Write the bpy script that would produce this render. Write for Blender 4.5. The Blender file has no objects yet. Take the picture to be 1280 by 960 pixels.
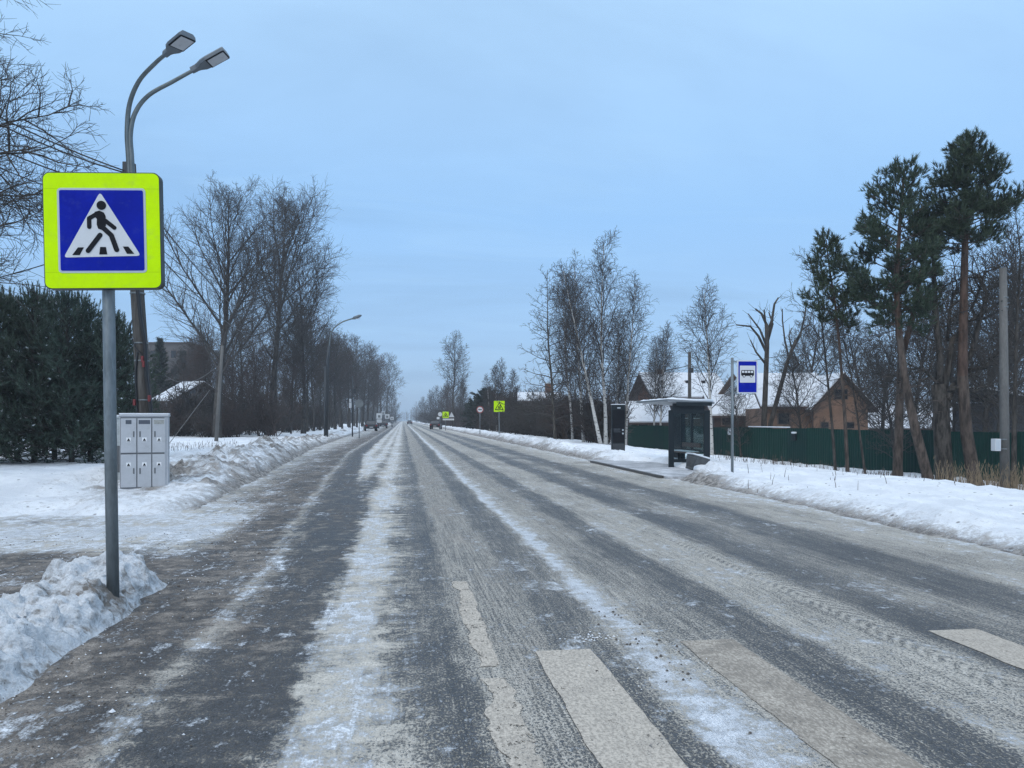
import bpy, bmesh, math, random
import numpy as np
from mathutils import Vector, Matrix, Euler
R = math.radians
S = bpy.context.scene
COL = S.collection

# ------------------------------------------------------------------ camera
F, CX, HY, CAMH, YAW = 960.0, 640.0, 525.0, 1.6, R(8.1)
CO, SI = math.cos(YAW), math.sin(YAW)
def at(px, d):
    "world x, y of the point seen in column px at depth d"
    xc = (px - CX) / F * d
    return xc * CO + d * SI, d * CO - xc * SI
def hz(py, d):
    "world height of the point seen in row py at depth d"
    return CAMH - (py - HY) * d / F
cam = bpy.data.cameras.new('camera'); camo = bpy.data.objects.new('camera', cam); COL.objects.link(camo)
cam.sensor_fit = 'HORIZONTAL'; cam.sensor_width = 36.0; cam.lens = 36.0 * F / 1280.0
cam.shift_y = (HY - 480.0) / 1280.0
cam.clip_start = 0.05; cam.clip_end = 6000
camo.location = (0, 0, CAMH); camo.rotation_euler = (R(90), 0, -YAW)
S.camera = camo

# ------------------------------------------------------------------ object helpers
def tag(o, label=None, cat=None, group=None, kind=None):
    if label: o['label'] = label
    if cat: o['category'] = cat
    if group: o['group'] = group
    if kind: o['kind'] = kind
    return o
def thing(name, label, cat, loc=(0, 0, 0), rz=0, group=None):
    o = bpy.data.objects.new(name, None); COL.objects.link(o)
    o.empty_display_size = 0.2
    o.location = loc; o.rotation_euler = (0, 0, rz)
    return tag(o, label, cat, group)
def mesh_obj(name, me, mats, parent=None, smooth=False):
    if not isinstance(mats, (list, tuple)): mats = [mats]
    for m in mats: me.materials.append(m)
    if smooth: me.polygons.foreach_set('use_smooth', [True] * len(me.polygons))
    o = bpy.data.objects.new(name, me); COL.objects.link(o)
    if parent is not None: o.parent = parent
    return o
def copy_tree(o, parent=None):
    c = o.copy(); COL.objects.link(c)
    if parent is not None: c.parent = parent
    for ch in list(o.children): copy_tree(ch, c)
    return c

class MB:
    "collects shapes for ONE mesh"
    def __init__(s): s.v = []; s.f = []; s.m = []
    def box(s, x0, x1, y0, y1, z0, z1, mi=0):
        b = len(s.v)
        s.v += [(x0,y0,z0),(x1,y0,z0),(x1,y1,z0),(x0,y1,z0),(x0,y0,z1),(x1,y0,z1),(x1,y1,z1),(x0,y1,z1)]
        for f in ((0,3,2,1),(4,5,6,7),(0,1,5,4),(1,2,6,5),(2,3,7,6),(3,0,4,7)):
            s.f.append(tuple(b + i for i in f)); s.m.append(mi)
        return s
    def face(s, pts, mi=0):
        b = len(s.v); s.v += [tuple(p) for p in pts]; s.f.append(tuple(range(b, b + len(pts)))); s.m.append(mi); return s
    def prism(s, poly, y0, y1, mi=0):
        "polygon in x,z (counter clockwise seen from -y) pulled from y0 (front) to y1"
        n = len(poly); b = len(s.v)
        s.v += [(p[0], y0, p[1]) for p in poly] + [(p[0], y1, p[1]) for p in poly]
        s.f.append(tuple(range(b, b + n))); s.m.append(mi)
        s.f.append(tuple(range(b + 2 * n - 1, b + n - 1, -1))); s.m.append(mi)
        for i in range(n):
            j = (i + 1) % n
            s.f.append((b + i, b + n + i, b + n + j, b + j)); s.m.append(mi)
        return s
    def tube(s, pts, rad, n=6, mi=0, cap=True):
        k = len(pts); b = len(s.v)
        p = [Vector(q) for q in pts]
        if not isinstance(rad, (list, tuple)): rad = [rad] * k
        av = p[-1] - p[0]
        ref = Vector((1, 0, 0)) if abs(av.z) > 0.7 * (av.length + 1e-9) else Vector((0, 0, 1))
        for i in range(k):
            t = (p[min(i + 1, k - 1)] - p[max(i - 1, 0)])
            u = t.cross(ref)
            if u.length < 1e-9: u = Vector((0, 1, 0))
            u.normalize(); w = u.cross(t).normalized()
            for j in range(n):
                a = 2 * math.pi * j / n
                q = p[i] + (u * math.cos(a) + w * math.sin(a)) * rad[i]
                s.v.append((q.x, q.y, q.z))
        for i in range(k - 1):
            for j in range(n):
                j2 = (j + 1) % n
                s.f.append((b + i*n + j, b + i*n + j2, b + (i+1)*n + j2, b + (i+1)*n + j)); s.m.append(mi)
        if cap:
            s.f.append(tuple(b + j for j in range(n - 1, -1, -1))); s.m.append(mi)
            s.f.append(tuple(b + (k-1)*n + j for j in range(n))); s.m.append(mi)
        return s
    def mesh(s, name):
        me = bpy.data.meshes.new(name); me.from_pydata(s.v, [], s.f)
        if any(s.m): me.polygons.foreach_set('material_index', s.m)
        me.update(); return me
    def build(s, name, mats, parent=None, smooth=False, bevel=0, xf=None):
        me = s.mesh(name)
        if xf is not None: me.transform(xf)
        if bevel:
            bm = bmesh.new(); bm.from_mesh(me)
            bmesh.ops.remove_doubles(bm, verts=bm.verts, dist=1e-5)
            ed = [e for e in bm.edges if len(e.link_faces) == 2 and e.calc_face_angle(0) > 0.5]
            bmesh.ops.bevel(bm, geom=ed, offset=bevel, segments=2, profile=0.6, affect='EDGES', clamp_overlap=True)
            bm.to_mesh(me); bm.free()
        return mesh_obj(name, me, mats, parent, smooth)

# ------------------------------------------------------------------ 2-D noise for geometry
_rs = np.random.RandomState(7)
_perm = np.concatenate([_rs.permutation(512)] * 2)
_gr = _rs.uniform(0, 2 * math.pi, 512)
def noise2(x, y):
    x = np.asarray(x, float); y = np.asarray(y, float)
    xi = np.floor(x).astype(int); yi = np.floor(y).astype(int)
    xf = x - xi; yf = y - yi
    u = xf*xf*xf*(xf*(xf*6-15)+10); v = yf*yf*yf*(yf*(yf*6-15)+10)
    def g(ix, iy, dx, dy):
        a = _gr[_perm[(_perm[ix & 511] + iy) & 511]]
        return np.cos(a)*dx + np.sin(a)*dy
    a = g(xi, yi, xf, yf); b = g(xi+1, yi, xf-1, yf); c = g(xi, yi+1, xf, yf-1); d = g(xi+1, yi+1, xf-1, yf-1)
    return (a*(1-u)+b*u)*(1-v) + (c*(1-u)+d*u)*v
def fbm(x, y, o=4, g=0.5):
    r = 0; a = 1.0; f = 1.0
    for i in range(o):
        r = r + a * noise2(x*f + 17.3*i, y*f - 9.1*i); a *= g; f *= 2.03
    return r
def ridged(x, y, o=4):
    r = 0; a = 1.0; f = 1.0
    for i in range(o):
        r = r + a * (0.5 - np.abs(noise2(x*f + 5.7*i, y*f + 3.3*i))*1.6); a *= 0.5; f *= 2.1
    return r
def sst(a, b, x):
    t = np.clip((np.asarray(x, float) - a) / (b - a), 0, 1); return t*t*(3-2*t)

# ------------------------------------------------------------------ node helper
class NT:
    def __init__(s, name, mat=None):
        s.mat = bpy.data.materials.new(name) if mat is None else mat
        s.mat.use_nodes = True; s.t = s.mat.node_tree; s.t.nodes.clear()
        s.out = s.t.nodes.new('ShaderNodeOutputMaterial')
    def put(s, sock, v):
        if v is None: return
        if isinstance(v, bpy.types.NodeSocket): s.t.links.new(v, sock)
        elif sock.type == 'RGBA' and not isinstance(v, (int, float)): sock.default_value = tuple(v) + ((1,) if len(v) == 3 else ())
        elif sock.type == 'RGBA': sock.default_value = (v, v, v, 1)
        else: sock.default_value = v
    def m(s, op, a, b=None, c=None, clamp=False):
        n = s.t.nodes.new('ShaderNodeMath'); n.operation = op; n.use_clamp = clamp
        for i, v in enumerate((a, b, c)): s.put(n.inputs[i], v)
        return n.outputs[0]
    def add(s, a, b): return s.m('ADD', a, b)
    def sub(s, a, b): return s.m('SUBTRACT', a, b)
    def mul(s, a, b): return s.m('MULTIPLY', a, b)
    def sm(s, a, b, x, lo=0.0, hi=1.0, kind='SMOOTHSTEP'):
        n = s.t.nodes.new('ShaderNodeMapRange'); n.interpolation_type = kind; n.clamp = True
        for k, v in zip(('Value', 'From Min', 'From Max', 'To Min', 'To Max'), (x, a, b, lo, hi)): s.put(n.inputs[k], v)
        return n.outputs[0]
    def mix(s, f, a, b, mode='MIX'):
        n = s.t.nodes.new('ShaderNodeMix'); n.data_type = 'RGBA'; n.blend_type = mode; n.clamp_factor = True
        s.put(n.inputs[0], f); s.put(n.inputs[6], a); s.put(n.inputs[7], b)
        return n.outputs[2]
    def pos(s): return s.t.nodes.new('ShaderNodeNewGeometry').outputs['Position']
    def obj(s): return s.t.nodes.new('ShaderNodeTexCoord').outputs['Object']
    def xyz(s, v):
        n = s.t.nodes.new('ShaderNodeSeparateXYZ'); s.put(n.inputs[0], v); return n.outputs
    def vec(s, x, y, z=0.0):
        n = s.t.nodes.new('ShaderNodeCombineXYZ')
        for i, v in enumerate((x, y, z)): s.put(n.inputs[i], v)
        return n.outputs[0]
    def scl(s, v, k):
        n = s.t.nodes.new('ShaderNodeVectorMath'); n.operation = 'MULTIPLY'; s.put(n.inputs[0], v); s.put(n.inputs[1], k); return n.outputs[0]
    def noise(s, v, scale, detail=3, rough=0.5, dist=0.0):
        n = s.t.nodes.new('ShaderNodeTexNoise')
        s.put(n.inputs['Vector'], v); n.inputs['Scale'].default_value = scale; n.inputs['Detail'].default_value = detail
        n.inputs['Roughness'].default_value = rough; n.inputs['Distortion'].default_value = dist
        return n.outputs[0]
    def voro(s, v, scale, feature='F1'):
        n = s.t.nodes.new('ShaderNodeTexVoronoi'); n.feature = feature
        s.put(n.inputs['Vector'], v); n.inputs['Scale'].default_value = scale; return n.outputs[0]
    def ramp(s, f, stops, interp='LINEAR'):
        n = s.t.nodes.new('ShaderNodeValToRGB'); n.color_ramp.interpolation = interp
        e = n.color_ramp.elements
        while len(e) < len(stops): e.new(0.5)
        for i, (p, c) in enumerate(stops):
            e[i].position = p; e[i].color = (c, c, c, 1) if isinstance(c, (int, float)) else tuple(c) + (1,)
        s.put(n.inputs[0], f); return n.outputs[0]
    def bump(s, h, strength=0.3, dist=0.02, normal=None):
        n = s.t.nodes.new('ShaderNodeBump'); n.inputs['Strength'].default_value = strength; n.inputs['Distance'].default_value = dist
        s.put(n.inputs['Height'], h)
        if normal is not None: s.put(n.inputs['Normal'], normal)
        return n.outputs[0]
    def attr(s, name):
        n = s.t.nodes.new('ShaderNodeAttribute'); n.attribute_name = name; return n.outputs['Fac']
    def bsdf(s, col, rough=0.7, metal=0.0, normal=None, spec=None, **kw):
        n = s.t.nodes.new('ShaderNodeBsdfPrincipled')
        s.put(n.inputs['Base Color'], col); s.put(n.inputs['Roughness'], rough); s.put(n.inputs['Metallic'], metal)
        if spec is not None: s.put(n.inputs['Specular IOR Level'], spec)
        if normal is not None: s.put(n.inputs['Normal'], normal)
        for k, v in kw.items(): s.put(n.inputs[k.replace('_', ' ')], v)
        s.t.links.new(n.outputs[0], s.out.inputs['Surface']); return s.mat

def simple(name, col, rough=0.6, metal=0.0, var=0.25, scale=6.0, dirt=None, dirt_amt=0.0, bump=0.0, stretch=(1, 1, 1), spec=None):
    "plain coat with uneven tone, optional grime patches"
    t = NT(name); p = t.obj()
    v = t.scl(p, stretch)
    n1 = t.noise(v, scale, 5, 0.6); n2 = t.noise(v, scale * 9, 3, 0.6)
    f = t.add(t.mul(n1, 0.65), t.mul(n2, 0.35))
    lo = [c * (1 - var) for c in col]; hi = [min(1, c * (1 + var)) for c in col]
    c = t.mix(t.sm(0.3, 0.7, f), lo, hi)
    if dirt is not None:
        c = t.mix(t.mul(t.sm(0.5, 0.75, t.noise(v, scale * 2.3, 6, 0.7)), dirt_amt), c, dirt)
    nb = t.bump(f, bump, 0.01) if bump else None
    return t.bsdf(c, t.sm(0.2, 0.8, n1, max(0.05, rough - 0.12), min(1, rough + 0.12)), metal, nb, spec)
# ------------------------------------------------------------------ sky, sun
W = bpy.data.worlds.new('World'); S.world = W; W.use_nodes = True
SUN_EL, SUN_AZ = R(38), R(205)          # azimuth clockwise from +y; the veiled sun is behind the camera
def world():
    t = W.node_tree; t.nodes.clear()
    h = NT.__new__(NT); h.mat = None; h.t = t
    out = t.nodes.new('ShaderNodeOutputWorld'); bg = t.nodes.new('ShaderNodeBackground')
    sky = t.nodes.new('ShaderNodeTexSky'); sky.sky_type = 'NISHITA'; sky.sun_disc = False
    sky.sun_elevation = SUN_EL; sky.sun_rotation = SUN_AZ; sky.altitude = 20; sky.air_density = 1.0; sky.dust_density = 2.0; sky.ozone_density = 1.5
    tc = t.nodes.new('ShaderNodeTexCoord').outputs['Generated']
    x, y, z = h.xyz(tc)
    # the cloud deck: even layer, paler overhead, with soft darker bands
    up = h.m('MAXIMUM', z, 0.02)
    base = h.ramp(h.m('MAXIMUM', z, 0.0), [(0.0, (.40,.605,.86)), (0.10, (.355,.59,.91)), (0.25, (.325,.59,.965)), (0.5, (.48,.74,1.05)), (1.0, (1.55,1.74,2.0))])
    pv = h.vec(h.m('DIVIDE', x, h.add(up, .12)), h.m('DIVIDE', y, h.add(up, .12)), 0.0)
    n1 = h.noise(h.scl(pv, (.8, 1.5, 1)), 0.55, 6, 0.55, 0.5)
    n2 = h.noise(h.scl(pv, (1.2, 3.2, 1)), 0.9, 5, 0.6, 0.8)
    dark = h.mul(h.sm(.44, .64, n1), .40)
    c = h.mix(dark, base, (.25, .43, .69))
    c = h.mix(h.mul(h.sm(.48, .70, n2), .24), c, (.44, .70, 1.0))
    c = h.mix(0.12, c, h.mix(1.0, sky.outputs[0], (.10,.10,.10), 'MULTIPLY'))
    c10 = h.mix(1.0, c, (10.0, 10.0, 10.0), 'MULTIPLY')
    t.links.new(c10, bg.inputs[0]); bg.inputs[1].default_value = 0.1
    t.links.new(bg.outputs[0], out.inputs[0])
world()
sl = bpy.data.lights.new('sun', 'SUN'); so = bpy.data.objects.new('sun', sl); COL.objects.link(so)
sl.energy = 0.9; sl.angle = R(25); sl.color = (1.0, .90, .76)
sd = Vector((math.sin(SUN_AZ) * math.cos(SUN_EL), math.cos(SUN_AZ) * math.cos(SUN_EL), math.sin(SUN_EL)))
so.rotation_euler = sd.to_track_quat('Z', 'Y').to_euler(); so.location = sd * 100
S.view_settings.view_transform = 'Standard'; S.view_settings.look = 'None'; S.view_settings.exposure = 0.16; S.view_settings.gamma = 1
S.view_settings.use_curve_mapping = False
S.cycles.use_denoising = True; S.cycles.denoising_prefilter = 'NONE'
S.cycles.max_bounces = 6; S.cycles.diffuse_bounces = 3; S.cycles.glossy_bounces = 3; S.cycles.transmission_bounces = 6
S.cycles.transparent_max_bounces = 12; S.cycles.volume_bounces = 0

# ------------------------------------------------------------------ road surface
def road_mat():
    t = NT('slushy_asphalt'); p = t.pos(); x, y, z = t.xyz(p)
    flat = t.vec(x, y, 0.0)
    wob = t.add(t.mul(t.sub(t.noise(t.vec(t.mul(x, .8), t.mul(y, .16)), 1.0, 3), .5), .34), t.mul(t.sub(t.noise(t.vec(t.mul(x, 2.2), t.mul(y, 1.1)), 1.0, 4, .6), .5), .20))
    wob = t.add(wob, t.mul(t.sub(t.noise(flat, 5.5, 5, .65), .5), t.sm(.8, -.2, x, .10, .42)))
    # the wheel track of the slip lane swings left with distance
    swing = t.sm(6.5, 36.0, y, 0.0, 1.15, 'LINEAR')
    lx = t.add(x, t.mul(swing, t.sm(-.55, -1.3, x)))
    u = t.add(lx, wob)
    T = lambda v: (v + 4.2) / 12.2
    st = [(-4.2,(.66,.60,.30)),(-3.2,(.62,.50,.45)),(-2.5,(.56,.28,.80)),(-1.95,(.52,.06,1.0)),(-1.58,(.48,.10,.95)),(-1.43,(.66,.40,.5)),
          (-1.26,(.26,.14,.6)),(-1.08,(.02,.0,.62)),(-.70,(.04,.0,.62)),(-.60,(.74,.38,.15)),(-.47,(.88,.68,.0)),(-.27,(.88,.68,.0)),(-.16,(.66,.32,.05)),
          (.06,(.40,.10,.0)),(.34,(.10,.0,.0)),(.46,(.66,.03,.3)),(.72,(.72,.03,.40)),(1.0,(.60,.03,.30)),(1.12,(.18,.02,.05)),(1.42,(.26,.06,.0)),
          (1.52,(.50,.16,.0)),(1.64,(.90,1.30,.0)),(1.82,(.74,.40,.05)),(2.0,(.66,.07,.25)),(2.34,(.66,.04,.35)),(2.52,(.16,.0,.05)),(2.80,(.16,.0,.05)),
          (2.95,(.78,.14,.15)),(3.70,(.80,.10,.25)),(3.92,(.14,.0,.0)),(4.25,(.12,.0,.0)),(4.5,(.44,.05,.1))]
    r1 = t.ramp(t.sm(-4.2, 8.0, u, 0, 1, 'LINEAR'), [(T(a), b) for a, b in st])
    st2 = [(4.5,(.44,.05,.1)),(4.8,(.52,.05,.15)),(5.02,(.22,.0,.0)),(5.3,(.12,.0,.0)),(5.6,(.16,.0,.0)),(5.85,(.66,.08,.2)),(6.4,(.76,.16,.25)),(6.9,(.80,.40,.25)),(7.3,(.8,.72,.2)),(8.0,(.7,.8,.2))]
    r2 = t.ramp(t.sm(-4.2, 8.0, t.add(x, t.mul(wob, .7)), 0, 1, 'LINEAR'), [(T(a), b) for a, b in st2])
    far_right = t.sm(4.4, 4.6, x)
    prof = t.mix(far_right, r1, r2)
    n = t.t.nodes.new('ShaderNodeSeparateColor'); t.t.links.new(prof, n.inputs[0]); pw, sn, br = n.outputs
    # side road mouth on the left: brown slush first, packed snow beyond it
    side = t.sm(-2.15, -2.9, x)
    sy = t.add(y, t.add(t.mul(t.sub(t.noise(flat, .7, 4), .5), 1.6), t.mul(x, .16)))
    snow_in = t.sm(8.6, 10.2, sy)
    rut = t.m('SINE', t.add(t.mul(sy, 3.4), t.mul(t.noise(flat, .4, 2), 4)))
    s_side = t.mul(snow_in, t.sm(-1.2, .4, rut, .82, 1.25))
    side = t.mul(side, t.sm(16.0, 13.2, y))
    pw = t.m('MULTIPLY_ADD', side, t.sub(.55, pw), pw)
    sn = t.m('MULTIPLY_ADD', side, t.sub(t.mul(s_side, .95), sn), sn)
    br = t.m('MULTIPLY_ADD', side, t.sub(t.sm(0, 1, snow_in, 1.0, .15), br), br)
    # noises: long streaks with the traffic, grains, clods, ripples
    streak = t.noise(t.vec(t.mul(x, 16.0), t.mul(y, .55)), 1.0, 4, .65)
    streak2 = t.noise(t.vec(t.mul(x, 55.0), t.mul(y, 2.0)), 1.0, 3, .65)
    grain = t.noise(t.vec(t.mul(x, 1.0), t.mul(y, .62)), 72.0, 2, .7); mid = t.noise(t.vec(t.mul(x, 15.0), t.mul(y, 6.0)), 1.0, 3, .7)
    grit = t.noise(t.vec(t.mul(x, 34.0), t.mul(y, 22.0)), 1.0, 4, .7)
    clod = t.noise(flat, 7.5, 6, .68, .3)
    patch = t.noise(t.vec(t.mul(x, 1.1), t.mul(y, .42)), 1.0, 5, .62)
    rip = t.noise(t.vec(t.mul(x, 1.6), t.mul(y, 5.5)), 1.0, 5, .6, .6)
    leftside = t.sm(.5, -.2, x)
    W_ = lambda *pr: __import__('functools').reduce(t.add, [t.mul(t.sub(n_, .5), k_) for n_, k_ in pr])
    coarse = t.noise(t.vec(t.mul(x, 2.6), t.mul(y, 1.5)), 1.0, 6, .7, .5)
    mixn = W_((streak, .8), (streak2, .8), (grit, 1.2), (clod, .4), (grain, 3.4), (mid, .5), (coarse, .4))
    mixl = W_((rip, 1.2), (coarse, 2.2), (clod, 2.0), (grit, 2.0), (grain, 2.4))
    nn = t.mul(t.m('MULTIPLY_ADD', leftside, t.sub(mixl, mixn), mixn), t.sm(3.6, 4.0, x, 1.45, 1.1))
    # tyre prints: lug marks by the third crossing stripe, ribbed tread left of the first one
    lug = t.m('SINE', t.add(t.mul(y, 46.0), t.mul(t.m('ABSOLUTE', t.sub(x, 3.62)), 60.0)))
    lugm = t.mul(t.mul(t.sm(.13, .09, t.m('ABSOLUTE', t.sub(t.add(x, t.mul(wob, .12)), 3.62))), t.sm(3.6, 4.4, y)), t.mul(t.sm(14.0, 8.0, y), t.sm(.36, .52, clod)))
    rib = t.m('SINE', t.mul(t.add(x, t.mul(y, .012)), 150.0))
    ribm = t.mul(t.sm(.16, .10, t.m('ABSOLUTE', t.sub(t.add(x, t.mul(y, .010)), .88))), t.sm(16.0, 5.0, y))
    lugl = t.m('SINE', t.add(t.mul(y, 22.0), t.mul(t.m('ABSOLUTE', t.add(lx, .82)), 26.0)))
    lugml = t.mul(t.mul(t.sm(.26, .16, t.m('ABSOLUTE', t.add(lx, .82))), t.sm(18.0, 8.0, y)), t.sm(.44, .62, clod))
    pw = t.add(pw, t.add(t.mul(t.mul(lug, lugm), .30), t.add(t.mul(t.mul(rib, ribm), .13), t.mul(t.mul(t.sm(.3, 1, lugl), lugml), .35))))
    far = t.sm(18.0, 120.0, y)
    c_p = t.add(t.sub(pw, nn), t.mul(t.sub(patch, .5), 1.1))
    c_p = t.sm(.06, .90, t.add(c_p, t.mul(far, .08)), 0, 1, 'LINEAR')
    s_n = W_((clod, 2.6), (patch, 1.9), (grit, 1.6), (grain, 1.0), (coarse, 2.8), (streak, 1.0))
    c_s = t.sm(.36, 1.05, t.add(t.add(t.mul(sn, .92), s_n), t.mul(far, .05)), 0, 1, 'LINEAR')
    c_b = t.sm(.25, .75, t.add(t.mul(t.sub(patch, .5), 1.5), t.mul(br, .9)), 0, 1, 'LINEAR')
    asph = t.mix(t.sm(.40, .60, t.add(t.mul(grain, .6), t.mul(grit, .4))), (.013,.014,.016), (.092,.093,.096))
    asph = t.mix(t.mul(c_b, .85), asph, t.mix(grit, (.022,.019,.018), (.095,.082,.073)))
    powd = t.mix(t.sm(.40, .60, t.add(t.mul(grit, .5), t.mul(grain, .5))), (.42,.385,.33), (.68,.63,.555))
    slush = t.mix(t.sm(.36, .64, t.add(t.mul(grit, .5), t.mul(grain, .5))), (.10,.086,.075), (.46,.405,.35))
    powd = t.mix(c_b, powd, slush)
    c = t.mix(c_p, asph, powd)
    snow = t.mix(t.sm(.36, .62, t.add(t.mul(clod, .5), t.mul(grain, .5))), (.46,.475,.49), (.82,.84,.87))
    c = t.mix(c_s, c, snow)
    # dark grit dropped on the pale bands, pale crumbs on the dark ones
    vor = t.voro(flat, 26.0)
    c = t.mix(t.mul(t.sm(.15, .08, vor), t.sm(.50, .66, clod, 0, .65)), c, (.055,.05,.046))
    vor2 = t.voro(t.vec(t.add(x, 3.3), t.add(y, 1.7)), 15.0)
    c = t.mix(t.mul(t.sm(.085, .045, vor2), t.sm(.54, .64, t.noise(flat, 2.6, 4), 0, .85)), c, (.62,.63,.65))
    h = t.add(t.add(t.mul(c_s, 1.1), t.mul(c_p, .55)), t.add(t.mul(nn, -.25), t.add(t.mul(grain, .5), t.mul(coarse, .5))))
    nb = t.bump(h, .8, .028)
    rg = t.sm(0, 1, t.m('MAXIMUM', c_p, c_s), .50, .88)
    return t.bsdf(c, rg, 0, nb, .35)
M_ROAD = road_mat()

def snow_mat():
    t = NT('roadside_snow'); p = t.pos(); x, y, z = t.xyz(p)
    d = t.attr('dirt')
    n1 = t.noise(p, 1.3, 6, .6); n2 = t.noise(p, 9.0, 6, .65); n3 = t.noise(p, 45.0, 4, .7)
    white = t.mix(t.sm(.35, .65, n1), (.74,.755,.78), (.88,.89,.905))
    grime = t.mix(t.sm(.35, .66, n2), (.12,.107,.096), (.42,.39,.36))
    f = t.add(t.m('MULTIPLY_ADD', t.sub(n2, .5), 1.8, t.mul(d, 1.15)), t.mul(t.sub(n3, .5), .9))
    f = t.sm(.32, .92, f, 0, 1, 'LINEAR')
    c = t.mix(f, white, grime)
    vor = t.voro(p, 5.0)
    c = t.mix(t.mul(t.sm(.20, .08, vor), t.sm(.46, .56, n1, 0, .75)), c, (.12,.105,.09))
    nb = t.bump(t.add(t.mul(n2, .8), t.mul(n3, .35)), .8, .09)
    return t.bsdf(c, .75, 0, nb, .25, Subsurface_Weight=0.0)
M_SNOW = snow_mat()

EL = ([-30, 0, 8.5, 12.5, 14, 20, 43, 76, 2000], [-2.2, -2.2, -2.35, -3.0, -3.3, -3.6, -4.7, -5.1, -5.1])
ER = ([-30, 0, 8, 12, 20, 60, 2000], [6.7, 6.7, 6.85, 6.95, 7.1, 7.0, 7.0])
def ground(X, Y):
    "height and dirt of the snow"
    X = np.asarray(X, float); Y = np.asarray(Y, float)
    el = np.interp(Y, *EL) + .16 * fbm(Y * .9, Y * 0 + 3.1, 3); er = np.interp(Y, *ER) + .22 * fbm(Y * .6, Y * 0 + 8.1, 4)
    big = fbm(X * .16, Y * .16, 3); mid = fbm(X * .7, Y * .7, 4); fine = fbm(X * 3.1, Y * 3.1, 4); rd = ridged(X * 1.5, Y * 1.5, 4)
    # left
    s = el - X
    cor = sst(5.5, 7.0, Y) * (1 - sst(13.1 , 15.2, Y + .5 * mid + np.clip((-4.5 - X) * .10, -.3, 1.0)))
    hb = np.interp(Y, [0, 13, 16, 24, 36, 48, 60, 900], [.05, .06, .13, .27, .36, .20, .08, .10])
    lump = np.clip(1 + 1.0 * mid + .35 * rd, .15, 2)
    ridge = np.exp(-((s - 1.5 - .5 * mid) / .95) ** 2) * hb * lump
    ridge2 = np.exp(-((s - 3.6) / 1.0) ** 2) * np.interp(Y, [16, 19, 34, 40], [0, .16, .16, 0]) * np.clip(.8 + mid + .4 * rd, 0, 2)
    mound = .26 * np.exp(-(((X + 8.6) / 1.9) ** 2 + ((Y - 17.6) / 1.2) ** 2)) + .10 * np.exp(-(((X + 5.6) / 1.2) ** 2 + ((Y - 15.7) / .7) ** 2)) + .25 * np.exp(-(((X + 12.4) / 1.6) ** 2 + ((Y - 18.5) / 1.3) ** 2))
    zl = -.10 + sst(-.1, .8, s) * (.26 + .10 * big + .07 * mid + .035 * fine) + (ridge + ridge2) * sst(-.1, .6, s) + mound
    a1, e1, c1 = worley(X + .15 * mid, Y + .15 * mid, 1.7); a2, e2, c2 = worley(X + .1 * fine, Y + .1 * fine, 4.2, 9)
    clods = np.exp(-((s - 1.9) / 1.3) ** 2) * sst(14, 18, Y)
    zl = zl + sst(0, 1.2, s) * .05 * rd * np.exp(-s / 5) + clods * (.30 * (c1 - .35) * sst(0, .5, e1) + .13 * (c2 - .4) * sst(0, .4, e2) + .04 * fine)
    zl = zl * (1 - cor) - .10 * cor
    zl = zl - (zl - .10) * (1 - cor) * np.clip(1.15 * np.exp(-(((X + 5.3) / 1.3) ** 2 + ((Y - 16.2) / 1.4) ** 2)), 0, 1) * (zl > .10)
    roady = np.exp(-((s - 1.0) / 1.5) ** 2)
    dl = .85 * np.exp(-np.clip(s - .28, 0, 9) / .26) + clods * (.5 * sst(.75, .95, c1) + .35 * sst(.6, .95, c2) + .2 * (1 - sst(0, .25, e2))) + np.clip(rd * .75 + .12, 0, 1) * np.exp(-((s - 1.8) / 1.7) ** 2) * np.interp(Y, [13, 18, 60, 120], [.35, .75, .6, .4])
    dl = dl + .25 * np.exp(-np.abs(Y - 14.6) / .5) * np.clip(.4 + mid, 0, 1)
    # right
    q = X - er
    slope = np.interp(Y, [0, 14, 70, 110], [.95, .95, .9, .2])
    pad = sst(19.6, 20.3, Y) * (1 - sst(27.0, 28.6, Y + mid)) * (1 - sst(1.5, 2.3, q + .5 * mid))
    hr = np.interp(Y, [0, 20, 34, 40, 900], [.03, .05, .14, .22, .22])
    rr = np.exp(-((q - 1.3) / .9) ** 2) * hr * lump
    pile = .20 * np.exp(-(((X - 7.7) / .45) ** 2 + ((Y - 18.9) / .9) ** 2)) * np.clip(1 + mid + .6 * rd, .2, 2) + .20 * np.exp(-(((X - 8.9) / .5) ** 2 + ((Y - 21.6) / .6) ** 2)) * np.clip(1 + mid, .2, 2)
    zr = -.10 + sst(-.1, 1.1, q) * (.24 + .07 * big + .09 * mid + .05 * fine + .04 * rd) + rr * sst(-.1, .5, q) + pile - slope * sst(4.0, 13.0, q)
    zr = zr * (1 - pad) - .10 * pad
    dr = .95 * np.exp(-np.clip(q - .36, 0, 9) / np.interp(Y, [0, 25, 60], [.26, .35, .5])) + .75 * np.clip(pile * 2.2, 0, 1) * np.clip(.5 + rd, 0, 1) + np.clip(rd * .4, 0, 1) * np.exp(-q / 3) * .3
    left = X < .5 * (el + er)
    z = np.where(left, zl, zr); dt = np.where(left, dl, dr)
    farz = sst(120, 400, np.abs(X))
    return z * (1 - farz) - .3 * farz, np.clip(dt, 0, 1.3)
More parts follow.
